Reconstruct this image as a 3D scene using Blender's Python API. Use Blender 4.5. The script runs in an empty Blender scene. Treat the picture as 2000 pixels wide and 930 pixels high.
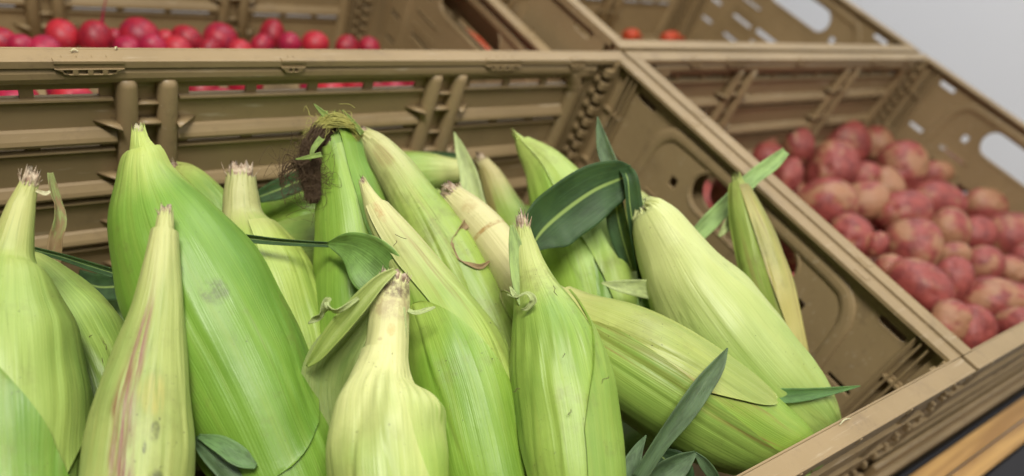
import bpy, bmesh, math, random
import numpy as np
from mathutils import Vector, Matrix, Euler
from mathutils.geometry import tessellate_polygon

S = bpy.context.scene
COL = S.collection
rnd = random.Random(7)
nr = np.random.default_rng(11)

# ------------------------------------------------------------------ camera
CAM_LOC = np.array([-0.53803, -0.44105, 0.25427])
CAM_ROT = (0.77119, -0.32463, -0.60616)
FPX, PCY = 1470.3, 680.3           # focal length and principal row for a 2000 px wide frame
cam_d = bpy.data.cameras.new("camera")
cam = bpy.data.objects.new("camera", cam_d)
COL.objects.link(cam)
cam.location = CAM_LOC
cam.rotation_euler = CAM_ROT
cam_d.sensor_width = 36
cam_d.lens = FPX * 36 / 2000
cam_d.shift_y = (PCY - 465) / 2000
cam_d.clip_start = 0.01
cam_d.clip_end = 50
cam_d.dof.use_dof = True
cam_d.dof.focus_distance = 0.385
cam_d.dof.aperture_fstop = 4.6
S.camera = cam

# ------------------------------------------------------------------ world, lamps, exposure
W = bpy.data.worlds.new("World")
S.world = W
W.use_nodes = True
bg = W.node_tree.nodes["Background"]
bg.inputs[0].default_value = (1.0, 0.97, 0.93, 1)
bg.inputs[1].default_value = 0.07

def lamp(name, loc, aim, size, power, col):
    d = bpy.data.lights.new(name, 'AREA')
    d.shape = 'RECTANGLE'
    d.size, d.size_y = size
    d.energy = power
    d.color = col
    o = bpy.data.objects.new(name, d)
    COL.objects.link(o)
    o.location = loc
    o.rotation_euler = (Vector(aim) - Vector(loc)).to_track_quat('-Z', 'Y').to_euler()
    return o
lamp("ceiling_and_fill_light", (-0.80, -0.40, 1.45), (-0.25, -0.18, 0), (0.75, 0.26), 33, (1.0, 0.96, 0.88))
lamp("ceiling_and_fill_light", (0.5, -1.3, 1.7), (0.05, -0.1, 0), (1.0, 0.4), 9.5, (1.0, 0.97, 0.92))
lamp("ceiling_and_fill_light", (0.45, 0.75, 1.55), (0.85, 0.15, 0), (0.9, 0.35), 16, (0.94, 0.97, 1.0))  # added fill, aimed to brighten the wall right of the crates

S.view_settings.view_transform = 'Standard'
S.view_settings.look = 'None'
S.view_settings.exposure = 0
S.view_settings.gamma = 1

# ------------------------------------------------------------------ helpers
EUL = np.array(Euler(CAM_ROT).to_matrix())
def at(u, v, t):
    """point seen at photo pixel (u, v), t metres deep"""
    return CAM_LOC + EUL @ np.array([(u - 1000) / FPX, -(v - PCY) / FPX, -1.0]) * t
def onz(u, v, a, b=0.0):
    """point seen at (u, v) on the sloping heap  z = a + b*y"""
    d = at(u, v, 1) - CAM_LOC
    t = (a + b * CAM_LOC[1] - CAM_LOC[2]) / (d[2] - b * d[1])
    return CAM_LOC + d * t, t

def tag(o, label=None, cat=None, group=None, kind=None):
    if label: o['label'] = label
    if cat: o['category'] = cat
    if group: o['group'] = group
    if kind: o['kind'] = kind
    return o
def empty(name, loc):
    o = bpy.data.objects.new(name, None)
    o.empty_display_size = .02
    COL.objects.link(o)
    o.location = loc
    return o
def link(name, me, mat, parent=None, smooth=True):
    if mat and not me.materials: me.materials.append(mat)
    if smooth and len(me.polygons): me.polygons.foreach_set('use_smooth', [True] * len(me.polygons))
    o = bpy.data.objects.new(name, me)
    COL.objects.link(o)
    if parent:
        o.parent = parent
        o.matrix_parent_inverse = parent_inv(parent)
    return o
def parent_inv(p):
    m = Matrix.Identity(4)
    chain = []
    q = p
    while q:
        chain.append(Matrix.LocRotScale(q.location, q.rotation_euler, q.scale) if q.parent is None else (q.matrix_parent_inverse @ Matrix.LocRotScale(q.location, q.rotation_euler, q.scale)))
        q = q.parent
    for c in reversed(chain): m = m @ c
    return m.inverted()

class MB:
    """collects geometry for one mesh object"""
    def __init__(s): s.v = []; s.f = []; s.uv = []; s.n = 0
    def add(s, V, F, UV=None):
        V = np.asarray(V, float).reshape(-1, 3)
        s.v.append(V); s.f.extend([tuple(i + s.n for i in f) for f in F])
        s.uv.append(np.zeros((len(V), 2)) if UV is None else np.asarray(UV, float).reshape(-1, 2))
        s.n += len(V)
        return s
    def grid(s, P, closed=False, UV=None, flip=False):
        n, m = P.shape[:2]
        F = []
        mm = m if closed else m - 1
        for i in range(n - 1):
            for j in range(mm):
                k = (j + 1) % m
                q = (i*m+j, (i+1)*m+j, (i+1)*m+k, i*m+k)
                F.append(q[::-1] if flip else q)
        return s.add(P, F, UV)
    def box(s, a, b):
        (x0, y0, z0), (x1, y1, z1) = a, b
        V = [(x0,y0,z0),(x1,y0,z0),(x1,y1,z0),(x0,y1,z0),(x0,y0,z1),(x1,y0,z1),(x1,y1,z1),(x0,y1,z1)]
        return s.add(V, [(0,3,2,1),(4,5,6,7),(0,1,5,4),(1,2,6,5),(2,3,7,6),(3,0,4,7)])
    def tube(s, pts, rad, n=10, cap=True, flat=None):
        P = np.asarray(pts, float)
        rad = np.full(len(P), rad) if np.isscalar(rad) else np.asarray(rad)
        T = np.gradient(P, axis=0); T /= np.linalg.norm(T, axis=1)[:, None] + 1e-12
        a = np.array([0, 0, 1.0]) if abs(T[0, 2]) < .9 else np.array([0, 1.0, 0])
        e = np.cross(T[0], a); e /= np.linalg.norm(e)
        G = []
        for i in range(len(P)):
            e = e - T[i] * (e @ T[i]); e /= np.linalg.norm(e)
            g = np.cross(T[i], e)
            th = np.linspace(0, 2*np.pi, n, endpoint=False)
            d = np.cos(th)[:, None] * e + np.sin(th)[:, None] * g
            if flat is not None:      # squash along the given direction
                fv, k = flat
                d = d - np.outer(d @ np.array(fv), fv) * (1 - k)
            G.append(P[i] + d * rad[i])
        G = np.array(G)
        s.grid(G, closed=True)
        if cap:
            b = s.n - len(P) * n
            s.f.append(tuple(b + j for j in range(n)))
            s.f.append(tuple(b + (len(P)-1)*n + j for j in reversed(range(n))))
        return s
    def plate(s, outer, holes, w0, w1, M=lambda a, b, c: (a, c, b)):
        """flat sheet in (a,b) with holes, between depths w0 and w1; M maps (a,b,depth) to xyz"""
        loops = [outer] + holes
        tri = tessellate_polygon([[Vector((x, y, 0)) for x, y in L] for L in loops])
        flat = [p for L in loops for p in L]
        N = len(flat)
        V = [M(x, y, w0) for x, y in flat] + [M(x, y, w1) for x, y in flat]
        F = [tuple(t) for t in tri] + [tuple(i + N for i in reversed(t)) for t in tri]
        b = 0
        for L in loops:
            for i in range(len(L)):
                j = (i + 1) % len(L)
                F.append((b+i, b+j, b+j+N, b+i+N))
            b += len(L)
        return s.add(V, F)
    def mesh(s, name, fix=False):
        me = bpy.data.meshes.new(name)
        V = np.concatenate(s.v)
        me.from_pydata(V.tolist(), [], s.f)
        UV = np.concatenate(s.uv)
        l = me.uv_layers.new(name='UVMap')
        idx = np.empty(len(me.loops), int); me.loops.foreach_get('vertex_index', idx)
        l.data.foreach_set('uv', UV[idx].ravel())
        if fix:
            bm = bmesh.new(); bm.from_mesh(me)
            bmesh.ops.recalc_face_normals(bm, faces=bm.faces)
            bm.to_mesh(me); bm.free()
        me.update()
        return me
    def build(s, name, mat, parent=None, smooth=True, fix=False, bevel=0, xf=None, thick=0):
        if xf is not None: s.v = [np.array([xf(p) for p in np.concatenate(s.v)])]
        o = link(name, s.mesh(name, fix), mat, parent, smooth)
        if bevel:
            m = o.modifiers.new('bevel', 'BEVEL'); m.width = bevel; m.segments = 2; m.limit_method = 'ANGLE'; m.angle_limit = 0.6
            m.harden_normals = False
        if thick:
            m = o.modifiers.new('thick', 'SOLIDIFY'); m.thickness = thick; m.offset = 0
        return o

def rectp(x0, x1, y0, y1): return [(x0, y0), (x1, y0), (x1, y1), (x0, y1)]
def stadium(cx, cy, hl, hh, n=8):
    P = []
    for k in range(n + 1):
        a = -math.pi/2 + math.pi*k/n; P.append((cx + hl - hh + hh*math.cos(a), cy + hh*math.sin(a)))
    for k in range(n + 1):
        a = math.pi/2 + math.pi*k/n; P.append((cx - hl + hh + hh*math.cos(a), cy + hh*math.sin(a)))
    return P
def bez(pts, n=10, closed=False):
    """Catmull-Rom through pts"""
    P = np.asarray(pts, float); out = []
    P = np.vstack([2*P[0]-P[1], P, 2*P[-1]-P[-2]])
    for i in range(1, len(P) - 2):
        for k in range(n):
            t = k / n
            a, b, c, d = P[i-1], P[i], P[i+1], P[i+2]
            out.append(.5*((2*b) + (-a+c)*t + (2*a-5*b+4*c-d)*t*t + (-a+3*b-3*c+d)*t**3))
    out.append(P[-2])
    return np.array(out)

# ------------------------------------------------------------------ materials
class NT:
    def __init__(s, name):
        s.m = bpy.data.materials.new(name); s.m.use_nodes = True
        s.t = s.m.node_tree; s.N = s.t.nodes; s.bsdf = s.N['Principled BSDF']
    def n(s, typ, **kw):
        x = s.N.new(typ)
        for k, v in kw.items(): setattr(x, k, v)
        return x
    def set(s, sock, v):
        if v is None: return
        if isinstance(v, bpy.types.NodeSocket): s.t.links.new(v, sock)
        else:
            if isinstance(v, tuple) and len(v) == 3 and sock.type == 'RGBA': v = v + (1,)
            sock.default_value = v
    def math(s, op, a, b=None, c=None, clamp=False):
        x = s.n('ShaderNodeMath', operation=op); x.use_clamp = clamp
        s.set(x.inputs[0], a); s.set(x.inputs[1], b)
        if c is not None: s.set(x.inputs[2], c)
        return x.outputs[0]
    def mix(s, f, a, b, mode='MIX'):
        x = s.n('ShaderNodeMix', data_type='RGBA', blend_type=mode)
        s.set(x.inputs[0], f); s.set(x.inputs[6], a); s.set(x.inputs[7], b)
        return x.outputs[2]
    def noise(s, vec, scale, detail=3, rough=.5, dist=0):
        x = s.n('ShaderNodeTexNoise')
        s.set(x.inputs['Vector'], vec); x.inputs['Scale'].default_value = scale
        x.inputs['Detail'].default_value = detail; x.inputs['Roughness'].default_value = rough
        x.inputs['Distortion'].default_value = dist
        return x.outputs[0]
    def ramp(s, f, a, b):   # smoothstep a..b
        x = s.n('ShaderNodeMapRange', interpolation_type='SMOOTHSTEP')
        s.set(x.inputs[0], f); x.inputs[1].default_value = a; x.inputs[2].default_value = b
        return x.outputs[0]
    def comb(s, x=0., y=0., z=0.):
        c = s.n('ShaderNodeCombineXYZ')
        s.set(c.inputs[0], x); s.set(c.inputs[1], y); s.set(c.inputs[2], z)
        return c.outputs[0]
    def bump(s, h, strength, dist, prev=None):
        b = s.n('ShaderNodeBump'); b.inputs['Strength'].default_value = strength; b.inputs['Distance'].default_value = dist
        s.set(b.inputs['Height'], h)
        if prev is not None: s.set(b.inputs['Normal'], prev)
        return b.outputs[0]
    def out(s, col, rough=.5, normal=None, spec=.5, sss=0, sssr=(.01, .008, .003)):
        b = s.bsdf
        s.set(b.inputs['Base Color'], col); s.set(b.inputs['Roughness'], rough)
        b.inputs['Specular IOR Level'].default_value = spec
        if normal is not None: s.set(b.inputs['Normal'], normal)
        if sss:
            b.inputs['Subsurface Weight'].default_value = sss
            b.inputs['Subsurface Radius'].default_value = sssr
            b.inputs['Subsurface Scale'].default_value = .5
        return s.m

def crate_mat():
    k = NT('tan_plastic')
    tc = k.n('ShaderNodeTexCoord').outputs['Object']
    big = k.noise(tc, 9, 4, .6)
    fine = k.noise(tc, 160, 5, .7)
    scr = k.n('ShaderNodeMapping'); scr.inputs['Scale'].default_value = (14, 240, 120); scr.inputs['Rotation'].default_value = (.1, .2, .5)
    k.set(scr.inputs[0], tc)
    scn = k.noise(scr.outputs[0], 1.2, 4, .65)
    c = k.mix(k.ramp(big, .3, .75), (.330, .238, .124), (.265, .190, .096))
    c = k.mix(k.math('MULTIPLY', k.ramp(scn, .60, .72), .6), c, (.50, .41, .29))
    dirt = k.math('MULTIPLY', k.ramp(k.noise(tc, 38, 6, .8), .52, .74), .5)
    c = k.mix(dirt, c, (.15, .105, .065))
    nb = k.bump(fine, .12, .001)
    return k.out(c, k.math('MULTIPLY_ADD', fine, .25, .36), nb, .45)
M_CRATE = crate_mat()

def husk_mat(name, pale, green, n0, n1, seed, stains=(), dirt=.25, vein=1.0, yellow=(.50, .50, .14), rough=.46, ysh=.14, brown=.0):
    """pale near the stem (v<n0), green past n1; long veins run along the ear"""
    k = NT(name)
    uv = k.n('ShaderNodeTexCoord').outputs['UV']
    sp = k.n('ShaderNodeSeparateXYZ'); k.set(sp.inputs[0], uv)
    u, v = sp.outputs[0], sp.outputs[1]
    obj = k.n('ShaderNodeTexCoord').outputs['Object']
    low = k.noise(k.comb(k.math('MULTIPLY', u, 5.), k.math('MULTIPLY', v, 2.4), seed * 1.7), 1, 3, .55)
    mid = k.noise(k.comb(k.math('MULTIPLY', u, 34.), k.math('MULTIPLY', v, 2.2), seed * 3.1), 1, 4, .6)
    uvn = k.math('ADD', u, k.math('MULTIPLY', low, .012))
    fine = k.noise(k.comb(k.math('MULTIPLY', uvn, 300.), k.math('MULTIPLY', v, 2.0), seed), 1, 2, .5)
    vfine = k.noise(k.comb(k.math('MULTIPLY', uvn, 420.), k.math('MULTIPLY', v, 7.0), seed), 1, 2, .5)
    vv = k.math('ADD', v, k.math('MULTIPLY', k.math('SUBTRACT', low, .5), .22))
    vv = k.math('ADD', vv, k.math('MULTIPLY', k.math('SUBTRACT', mid, .5), .07))
    g = k.ramp(vv, n0, n1)
    dark = tuple(x * y for x, y in zip(green, (.62, .74, .6)))
    gg = k.mix(k.ramp(low, .36, .74), green, dark)
    gg = k.mix(k.math('MULTIPLY', k.ramp(mid, .48, .72), ysh), gg, yellow)
    c = k.mix(g, pale, gg)
    # veins
    f1 = k.math('MULTIPLY', k.ramp(fine, .52, .66), .15 * vein)
    c = k.mix(f1, c, tuple(min(1, x * 1.4 + .03) for x in green))
    f2 = k.math('MULTIPLY', k.ramp(fine, .50, .28), .15 * vein)
    c = k.mix(f2, c, k.mix(1.0, c, (.70, .76, .62), 'MULTIPLY'))
    c = k.mix(k.math('MULTIPLY', k.ramp(vfine, .5, .68), .34 * vein), c, k.mix(1.0, c, (.70, .76, .60), 'MULTIPLY'))
    # broad bruised / dusty patches and specks
    pn = k.noise(obj, 28, 5, .7)
    c = k.mix(k.math('MULTIPLY', k.ramp(pn, .53, .70), min(.6, dirt*1.6)), c, (.19, .17, .07))
    sk = k.noise(obj, 620, 2, .5)
    c = k.mix(k.math('MULTIPLY', k.ramp(sk, .70, .74), k.math('MULTIPLY', k.ramp(pn, .45, .6), .75)), c, (.05, .045, .02))
    if brown:
        c = k.mix(k.math('MULTIPLY', k.ramp(mid, .55, .68), brown), c, (.26, .17, .07))
    for (u0, v0, du, dv, col, amt, str_) in stains:
        wob = k.math('MULTIPLY', k.math('SUBTRACT', low, .5), .10)
        a = k.math('DIVIDE', k.math('ADD', k.math('SUBTRACT', u, u0), wob), du)
        b = k.math('DIVIDE', k.math('SUBTRACT', v, v0), dv)
        r = k.math('ADD', k.math('MULTIPLY', a, a), k.math('MULTIPLY', b, b))
        m = k.ramp(r, 1.0, .25)
        nn = k.noise(k.comb(k.math('MULTIPLY', u, 60.), k.math('MULTIPLY', v, 4.), 4.), 1, 4, .65) if str_ > .55 else k.noise(obj, 190, 6, .75)
        m = k.math('MULTIPLY', m, k.math('MULTIPLY', k.ramp(nn, .34, .62), amt))
        c = k.mix(m, c, col)
    # long creases, their shade painted into the colour as dark lines
    cr = k.noise(k.comb(k.math('MULTIPLY', uvn, 17.), k.math('MULTIPLY', v, 1.1), seed * 5.3), 1, 2, .5)
    cl = k.ramp(k.math('ABSOLUTE', k.math('SUBTRACT', cr, .5)), .022, .0)
    cm_ = k.ramp(k.noise(k.comb(k.math('MULTIPLY', u, 9.), k.math('MULTIPLY', v, 5.), seed * 2.9), 1, 2, .5), .48, .62)
    cl = k.math('MULTIPLY', cl, cm_)
    c = k.mix(k.math('MULTIPLY', cl, .38), c, (.20, .26, .07))
    c = k.mix(1.0, c, (.76, .785, .55), 'MULTIPLY')
    nb = k.bump(fine, .30 * vein, .0008)
    nb = k.bump(k.ramp(cr, .40, .60), .22, .0010, nb)
    nb = k.bump(mid, .09, .0018, nb)
    nb = k.bump(k.noise(obj, 60, 3, .6), .12, .003, nb)
    return k.out(c, k.math('MULTIPLY_ADD', mid, .18, rough - .10), nb, .5, .06)

def leaf_mat(name, green, rib, seed, rough=.5, brown=0.0):
    k = NT(name)
    uv = k.n('ShaderNodeTexCoord').outputs['UV']
    sp = k.n('ShaderNodeSeparateXYZ'); k.set(sp.inputs[0], uv)
    u, v = sp.outputs[0], sp.outputs[1]
    f = k.noise(k.comb(k.math('MULTIPLY', u, 40.), k.math('MULTIPLY', v, 1.5), seed), 1, 3, .6)
    l = k.noise(k.comb(k.math('MULTIPLY', u, 3.), k.math('MULTIPLY', v, 5.), seed), 1, 3, .6)
    c = k.mix(k.ramp(l, .35, .7), green, tuple(x * .6 for x in green))
    c = k.mix(k.math('MULTIPLY', k.ramp(f, .5, .7), .35), c, tuple(min(1, x * 1.7 + .02) for x in green))
    r = k.ramp(k.math('ABSOLUTE', k.math('SUBTRACT', u, .5)), .045, .015)
    if rib: c = k.mix(k.math('MULTIPLY', r, .8), c, rib)
    if brown:
        c = k.mix(k.math('MULTIPLY', k.ramp(k.math('ADD', l, k.math('MULTIPLY', v, .25)), .5, .7), brown), c, (.24, .15, .07))
    nb = k.bump(f, .5, .0008)
    return k.out(c, rough, nb, .4, .08)

def dry_mat(name, a, b, seed):
    k = NT(name)
    obj = k.n('ShaderNodeTexCoord').outputs['Object']
    n1 = k.noise(obj, 260, 4, .7)
    n2 = k.noise(obj, 55, 3, .6)
    c = k.mix(k.ramp(n1, .35, .65), a, b)
    c = k.mix(k.math('MULTIPLY', k.ramp(n2, .5, .75), .5), c, (.16, .09, .05))
    return k.out(c, .8, k.bump(n1, .8, .001), .2)
M_DRY = dry_mat('dry_cut_fibre', (.58, .48, .34), (.27, .18, .12), 1)
M_DRYG = dry_mat('pale_cut_fibre', (.62, .60, .38), (.40, .36, .20), 2)
M_LEAFD = leaf_mat('dark_leaf', (.034, .082, .024), (.30, .42, .11), 3, .58)
M_LEAFG = leaf_mat('grey_green_leaf', (.085, .145, .062), None, 5)
M_LEAFM = leaf_mat('mid_green_leaf', (.20, .29, .06), None, 6)
M_LEAFP = leaf_mat('pale_leaf', (.42, .50, .20), None, 7)
M_LEAFB = leaf_mat('withered_leaf', (.24, .28, .09), None, 8, .7, .9)

# ------------------------------------------------------------------ ears of corn
def ease(x): x = np.clip(x, 0, 1); return x*x*(3-2*x)

class Ear:
    """a husked ear; stations are (u, v, half width px, depth)"""
    def __init__(s, st, ext=0.06, seed=1, lobes=.035, pleat=.05, pleat_at=.2, pleat_n=9, twist=.6, bumps=(), ext_dir=(0, 0, 0), endr=.25):
        s.seed = seed; s.bumps = bumps
        A = np.array([np.append(at(u, v, t), hw * t / FPX) for u, v, hw, t in st])
        s.st = A
        Q = A
        if ext > 0:
            d = A[-1, :3] - A[-2, :3]; d /= np.linalg.norm(d); d = d + np.array(ext_dir); d /= np.linalg.norm(d)
            r = A[-1, 3]
            Q = np.vstack([A, np.append(A[-1, :3] + d * ext * .5, r * .9), np.append(A[-1, :3] + d * ext, r * endr)])
        D = bez(Q, 14)
        L = np.concatenate([[0], np.cumsum(np.linalg.norm(np.diff(D[:, :3], axis=0), axis=1))])
        s.len = L[-1]
        s.D = D; s.sl = L / L[-1]
        # station -> s
        s.ss = [float(s.sl[min(i * 14, len(D) - 1)]) for i in range(len(Q))]
        T = np.gradient(D[:, :3], axis=0); T /= np.linalg.norm(T, axis=1)[:, None]
        s.T = T
        e = CAM_LOC - D[0, :3]
        E1 = []
        for i in range(len(D)):
            if i == 0: w = e
            else: w = .8 * E1[-1] + .2 * (CAM_LOC - D[i, :3]) / np.linalg.norm(CAM_LOC - D[i, :3])
            w = w - T[i] * (w @ T[i]); E1.append(w / np.linalg.norm(w))
        s.E1 = np.array(E1); s.E2 = np.cross(s.E1, T)
        r = np.random.default_rng(seed)
        s.ph = r.uniform(0, 6.28, 12)
        s.lobes, s.pleat, s.pa, s.pn, s.tw = lobes, pleat, pleat_at, pleat_n, twist
        s.rr = r
        s.cr = np.stack([r.uniform(-1.3, 1.3, 4), r.uniform(-1.2, 1.2, 4), r.uniform(.3, .8, 4), r.uniform(.12, .28, 4)], 1)
    def disp(s, th, v):
        p = s.ph
        body = ease(v / .25)
        d = s.lobes * body * (np.cos(2*(th + s.tw*v) + p[0]) * .5 + .55*np.cos(3*(th + s.tw*v*1.5) + p[1]) + .35*np.cos(5*(th+s.tw*v*2)+p[2] + 3*v))
        d += .016 * np.sin(v*17 + p[3] + 1.5*np.cos(th + p[4])) * body + .011 * np.sin(v*31 + p[5] + 2*np.sin(th*2 + p[6])) * body
        w = np.exp(-((v - s.pa) / .075)**2)
        ths = th + .35*np.sin(2*th + p[9]) + (v - s.pa) * s.tw * 2
        pl = 1 - np.abs(np.sin(ths * s.pn * .5 + p[7]))
        d += s.pleat * w * (pl - .4) * (.55 + .45*np.cos(th + p[8]))
        # long faint ridges over the whole husk
        d += .0015 * np.cos(th*17 + p[10] + 3*s.tw*v + .8*np.sin(v*9)) * body
        for q in range(4):      # diagonal folds where one husk leaf lies over another
            t0 = s.cr[q, 0]; sl = s.cr[q, 1]
            dth = (th - t0 - sl*v + np.pi) % (2*np.pi) - np.pi
            win = np.exp(-((v - s.cr[q, 2])/s.cr[q, 3])**2)
            d += win * .016 * (np.exp(-((dth - .10)/.10)**2) - 1.1*np.exp(-(dth/.045)**2))
        for (t0, v0, dt, dv, am) in s.bumps:
            dth = (th - t0 + np.pi) % (2*np.pi) - np.pi
            d += am * np.exp(-(dth/dt)**2 - ((v - v0)/dv)**2)
        return d
    def pt(s, th, v, off=0.0, jag=0.0):
        """th, v broadcastable arrays -> points"""
        th, v = np.broadcast_arrays(np.asarray(th, float), np.asarray(v, float))
        vc = np.clip(v, 0, 1)
        I = lambda a: np.stack([np.interp(vc, s.sl, a[:, k]) for k in range(a.shape[1])], -1)
        C = I(s.D[:, :3]); r = np.interp(vc, s.sl, s.D[:, 3])
        E1, E2, T = I(s.E1), I(s.E2), I(s.T)
        rr = np.maximum(r * (1 + s.disp(th, vc)) + off, .0003)
        P = C + rr[..., None] * (np.cos(th)[..., None]*E1 + np.sin(th)[..., None]*E2)
        return P + T * np.broadcast_to(jag, v.shape)[..., None]
    def husk(s, n=120, m=144):
        v = np.concatenate([np.linspace(0, .12, 22)[:-1], np.linspace(.12, 1, n)])
        th = np.linspace(-np.pi, np.pi, m + 1)
        V, TH = np.meshgrid(v, th, indexing='ij')
        rr = s.rr
        j = np.abs(np.interp(np.linspace(0, m, m+1), np.arange(0, m+1, 2), rr.normal(0, 1, m//2 + 1)))
        j[-1] = j[0]
        jag = -j[None, :] * .0028 * np.clip(1 - V / .03, 0, 1)
        P = s.pt(TH, V, 0, jag)
        b = MB(); b.grid(P, UV=np.stack([TH/(2*np.pi)+.5, V], -1), flip=True)
        # closed bottom
        k = len(v) * (m + 1)
        b.f.append(tuple((len(v)-1)*(m+1) + q for q in range(m)))
        return b
    def leaf(s, th0, tw, hw, s0, s1, off, tipw=.0, lift=0.0, m=80, n=100, full=.35, edge=.0006, flare=0.0, tippow=.6, fpow=.5, flen=.35):
        """a husk leaf lying on the ear; th0 its middle at the top, tw its drift, hw its half angle"""
        x = np.linspace(0, 1, n)
        v = s0 + (s1 - s0) * x
        w = hw * (1 - flare + flare * np.clip(x / flen, 0, 1)**fpow) * np.where(x < full, 1, (tipw + (1 - tipw) * np.clip(1 - ((x - full) / (1 - full)), 0, 1)**tippow))
        w = np.maximum(w, .01)
        q = np.linspace(-1, 1, m)
        V, Q = np.meshgrid(v, q, indexing='ij')
        X = np.broadcast_to(x[:, None], V.shape)
        TH = th0 + tw * X + w[:, None] * Q + .05*np.sin(8*X + s.ph[0])*np.sign(Q)*Q*Q
        # borders tucked on to the ear so the leaf has a rim
        o = off + edge * np.abs(Q)**8 * 1.2 + lift * ease((X - .72) / .28) * .012
        P = s.pt(TH, V, o)
        b = MB(); b.grid(P, UV=np.stack([TH/(2*np.pi)+.5, V], -1), flip=True)
        lo = s.pt(TH, V, np.maximum(o - .0011, off - .0009))
        for idx in ((slice(None), 0), (slice(None), -1), (-1, slice(None))):
            ed = np.stack([P[idx], lo[idx]], 0)
            uu = np.stack([TH[idx]/(2*np.pi)+.5, V[idx]], -1)
            b.grid(ed, UV=np.stack([uu, uu], 0))
        return b

def cut_end(E, parent, mat, length=.006, rad=.8, fib=16, fl=.009, tilt=.25, seed=0):
    """broken stem stub standing out of the top of the husk, with torn fibres"""
    r = np.random.default_rng(seed + 50)
    C, T = E.D[0, :3], E.T[0]; e1, e2 = E.E1[0], E.E2[0]; R = E.D[0, 3] * rad
    b = MB()
    m = 28; th = np.linspace(0, 2*np.pi, m, endpoint=False)
    rows = []
    jag = np.abs(r.normal(0, 1, m)) * length * .45
    for h, k in ((-.006, .98), (0, 1.0), (.5, .97), (1, .93)):
        z = h if h < 0 else h * length
        zz = z + (jag if h == 1 else 0)
        rr = R * k * (1 + .05*np.sin(th*7 + h) + .03*r.normal(0, 1, m))
        rows.append(C - T * (np.array(zz) * np.ones(m))[:, None] * (1 if h >= 0 else 1) + rr[:, None] * (np.cos(th)[:, None]*e1 + np.sin(th)[:, None]*e2))
    for k in (.75, .4, .03):
        zz = length * .55 + r.normal(0, 1, m) * .0006
        rows.append(C - T * zz[:, None] + (R*k) * (np.cos(th)[:, None]*e1 + np.sin(th)[:, None]*e2))
    b.grid(np.array(rows), closed=True)
    o = b.build('cut_stem', mat, parent)
    if fib:
        f = MB()
        for i in range(fib):
            a = r.uniform(0, 6.28); L = fl * r.uniform(.4, 1.15)
            d0 = np.cos(a)*e1 + np.sin(a)*e2
            base = C + d0 * R * r.uniform(.75, 1.05) + T * .001
            side = np.cross(T, d0)
            tip = base - T * L + d0 * L * r.uniform(-.1, .55) + side * L * r.normal(0, .3)
            mid = (base + tip)/2 + d0 * L * r.uniform(-.05, .12)
            w = r.uniform(.0003, .0011)
            pts = bez([base, mid, tip], 4)
            ww = np.linspace(1, .08, len(pts)) * w
            G = np.stack([pts - side*ww[:, None], pts + d0*ww[:, None]*.35, pts + side*ww[:, None]], 1)
            f.grid(G)
        f.build('torn_fibres', mat, parent, thick=.0002)
    return o

def blade(b, pts, widths, roll=0.0, fold=.25, n=10, wave=0.0, seed=0, cross=9, px=True, taper=True, shear=0.0):
    """long leaf blade through (u, v, depth) points; widths = half widths in metres"""
    r = np.random.default_rng(seed)
    A = np.array([np.append(at(*p), w) for p, w in zip(pts, widths)]) if px else np.array([np.append(p, w) for p, w in zip(pts, widths)])
    D = bez(A, n); P, Wd = D[:, :3], np.maximum(D[:, 3], .0001)
    T = np.gradient(P, axis=0); T /= np.linalg.norm(T, axis=1)[:, None]
    rl = np.interp(np.linspace(0, 1, len(P)), np.linspace(0, 1, len(roll)), roll) if hasattr(roll, '__len__') else np.full(len(P), roll)
    G, UV = [], []
    ph = r.uniform(0, 6.28, 2)
    for i in range(len(P)):
        vd = CAM_LOC - P[i]; vd = vd - T[i]*(vd @ T[i]); vd /= np.linalg.norm(vd)
        sd = np.cross(T[i], vd)
        c, s_ = math.cos(rl[i]), math.sin(rl[i])
        sx = c*sd + s_*vd; nx = -s_*sd + c*vd
        q = np.linspace(-1, 1, cross)
        h = fold*(q*q)*Wd[i] + wave*Wd[i]*np.sin(i*.27 + ph[0] + 2*q + .8*math.sin(i*.13))*np.abs(q)
        G.append(P[i] + q[:, None]*Wd[i]*sx + h[:, None]*nx)
        UV.append(np.stack([(q+1)/2, np.full(cross, i/(len(P)-1))], -1))
    b.grid(np.array(G), UV=np.array(UV))
    return b

PALE = (.70, .68, .38); PALEG = (.58, .64, .27)
GR = (.285, .440, .085); GRB = (.33, .50, .09); GRD = (.20, .35, .07); GRP = (.46, .56, .20)
GRP2 = (.40, .52, .15)
PURP = (.30, .10, .09); SMUD = (.07, .07, .04); BRN = (.35, .19, .09); YEL = (.66, .52, .18)

def make_ear(label, st, pale, green, pn, seed, leaves=(), group='ears of sweet corn in the green husk', cut=('dry', .006, .85, 16, .008), **kw):
    mk = {k: kw.pop(k) for k in ('stains', 'dirt', 'vein', 'yellow', 'ysh', 'brown', 'rough') if k in kw}
    E = Ear(st, seed=seed, **kw)
    root = empty('corn_ear', E.D[-1, :3])
    tag(root, label, 'corn ear', group)
    f = lambda i: np.interp(i, range(len(E.ss)), E.ss)
    n0, n1 = f(pn[0]), f(pn[1])
    m = husk_mat('husk', pale, green, n0, n1, seed, **mk)
    E.husk().build('husk', m, root)
    for i, L in enumerate(leaves):
        L = dict(L); g = L.pop('green', green); p = L.pop('pale', pale)
        mm = dict(mk); mm.update(L.pop('mat', {}))
        nn = L.pop('pn', None)
        a0, a1 = (f(nn[0]), f(nn[1])) if nn else (n0, n1)
        lm = husk_mat('husk_leaf', p, g, a0, a1, seed + 7.3*(i+1), **mm)
        L['s0'], L['s1'] = f(L['s0']), f(L['s1'])
        E.leaf(**L).build('husk_leaf', lm, root)
    if cut:
        cut_end(E, root, M_DRY if cut[0] == 'dry' else M_DRYG, cut[1], cut[2], cut[3], cut[4], seed=seed)
    return root, E, m

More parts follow.
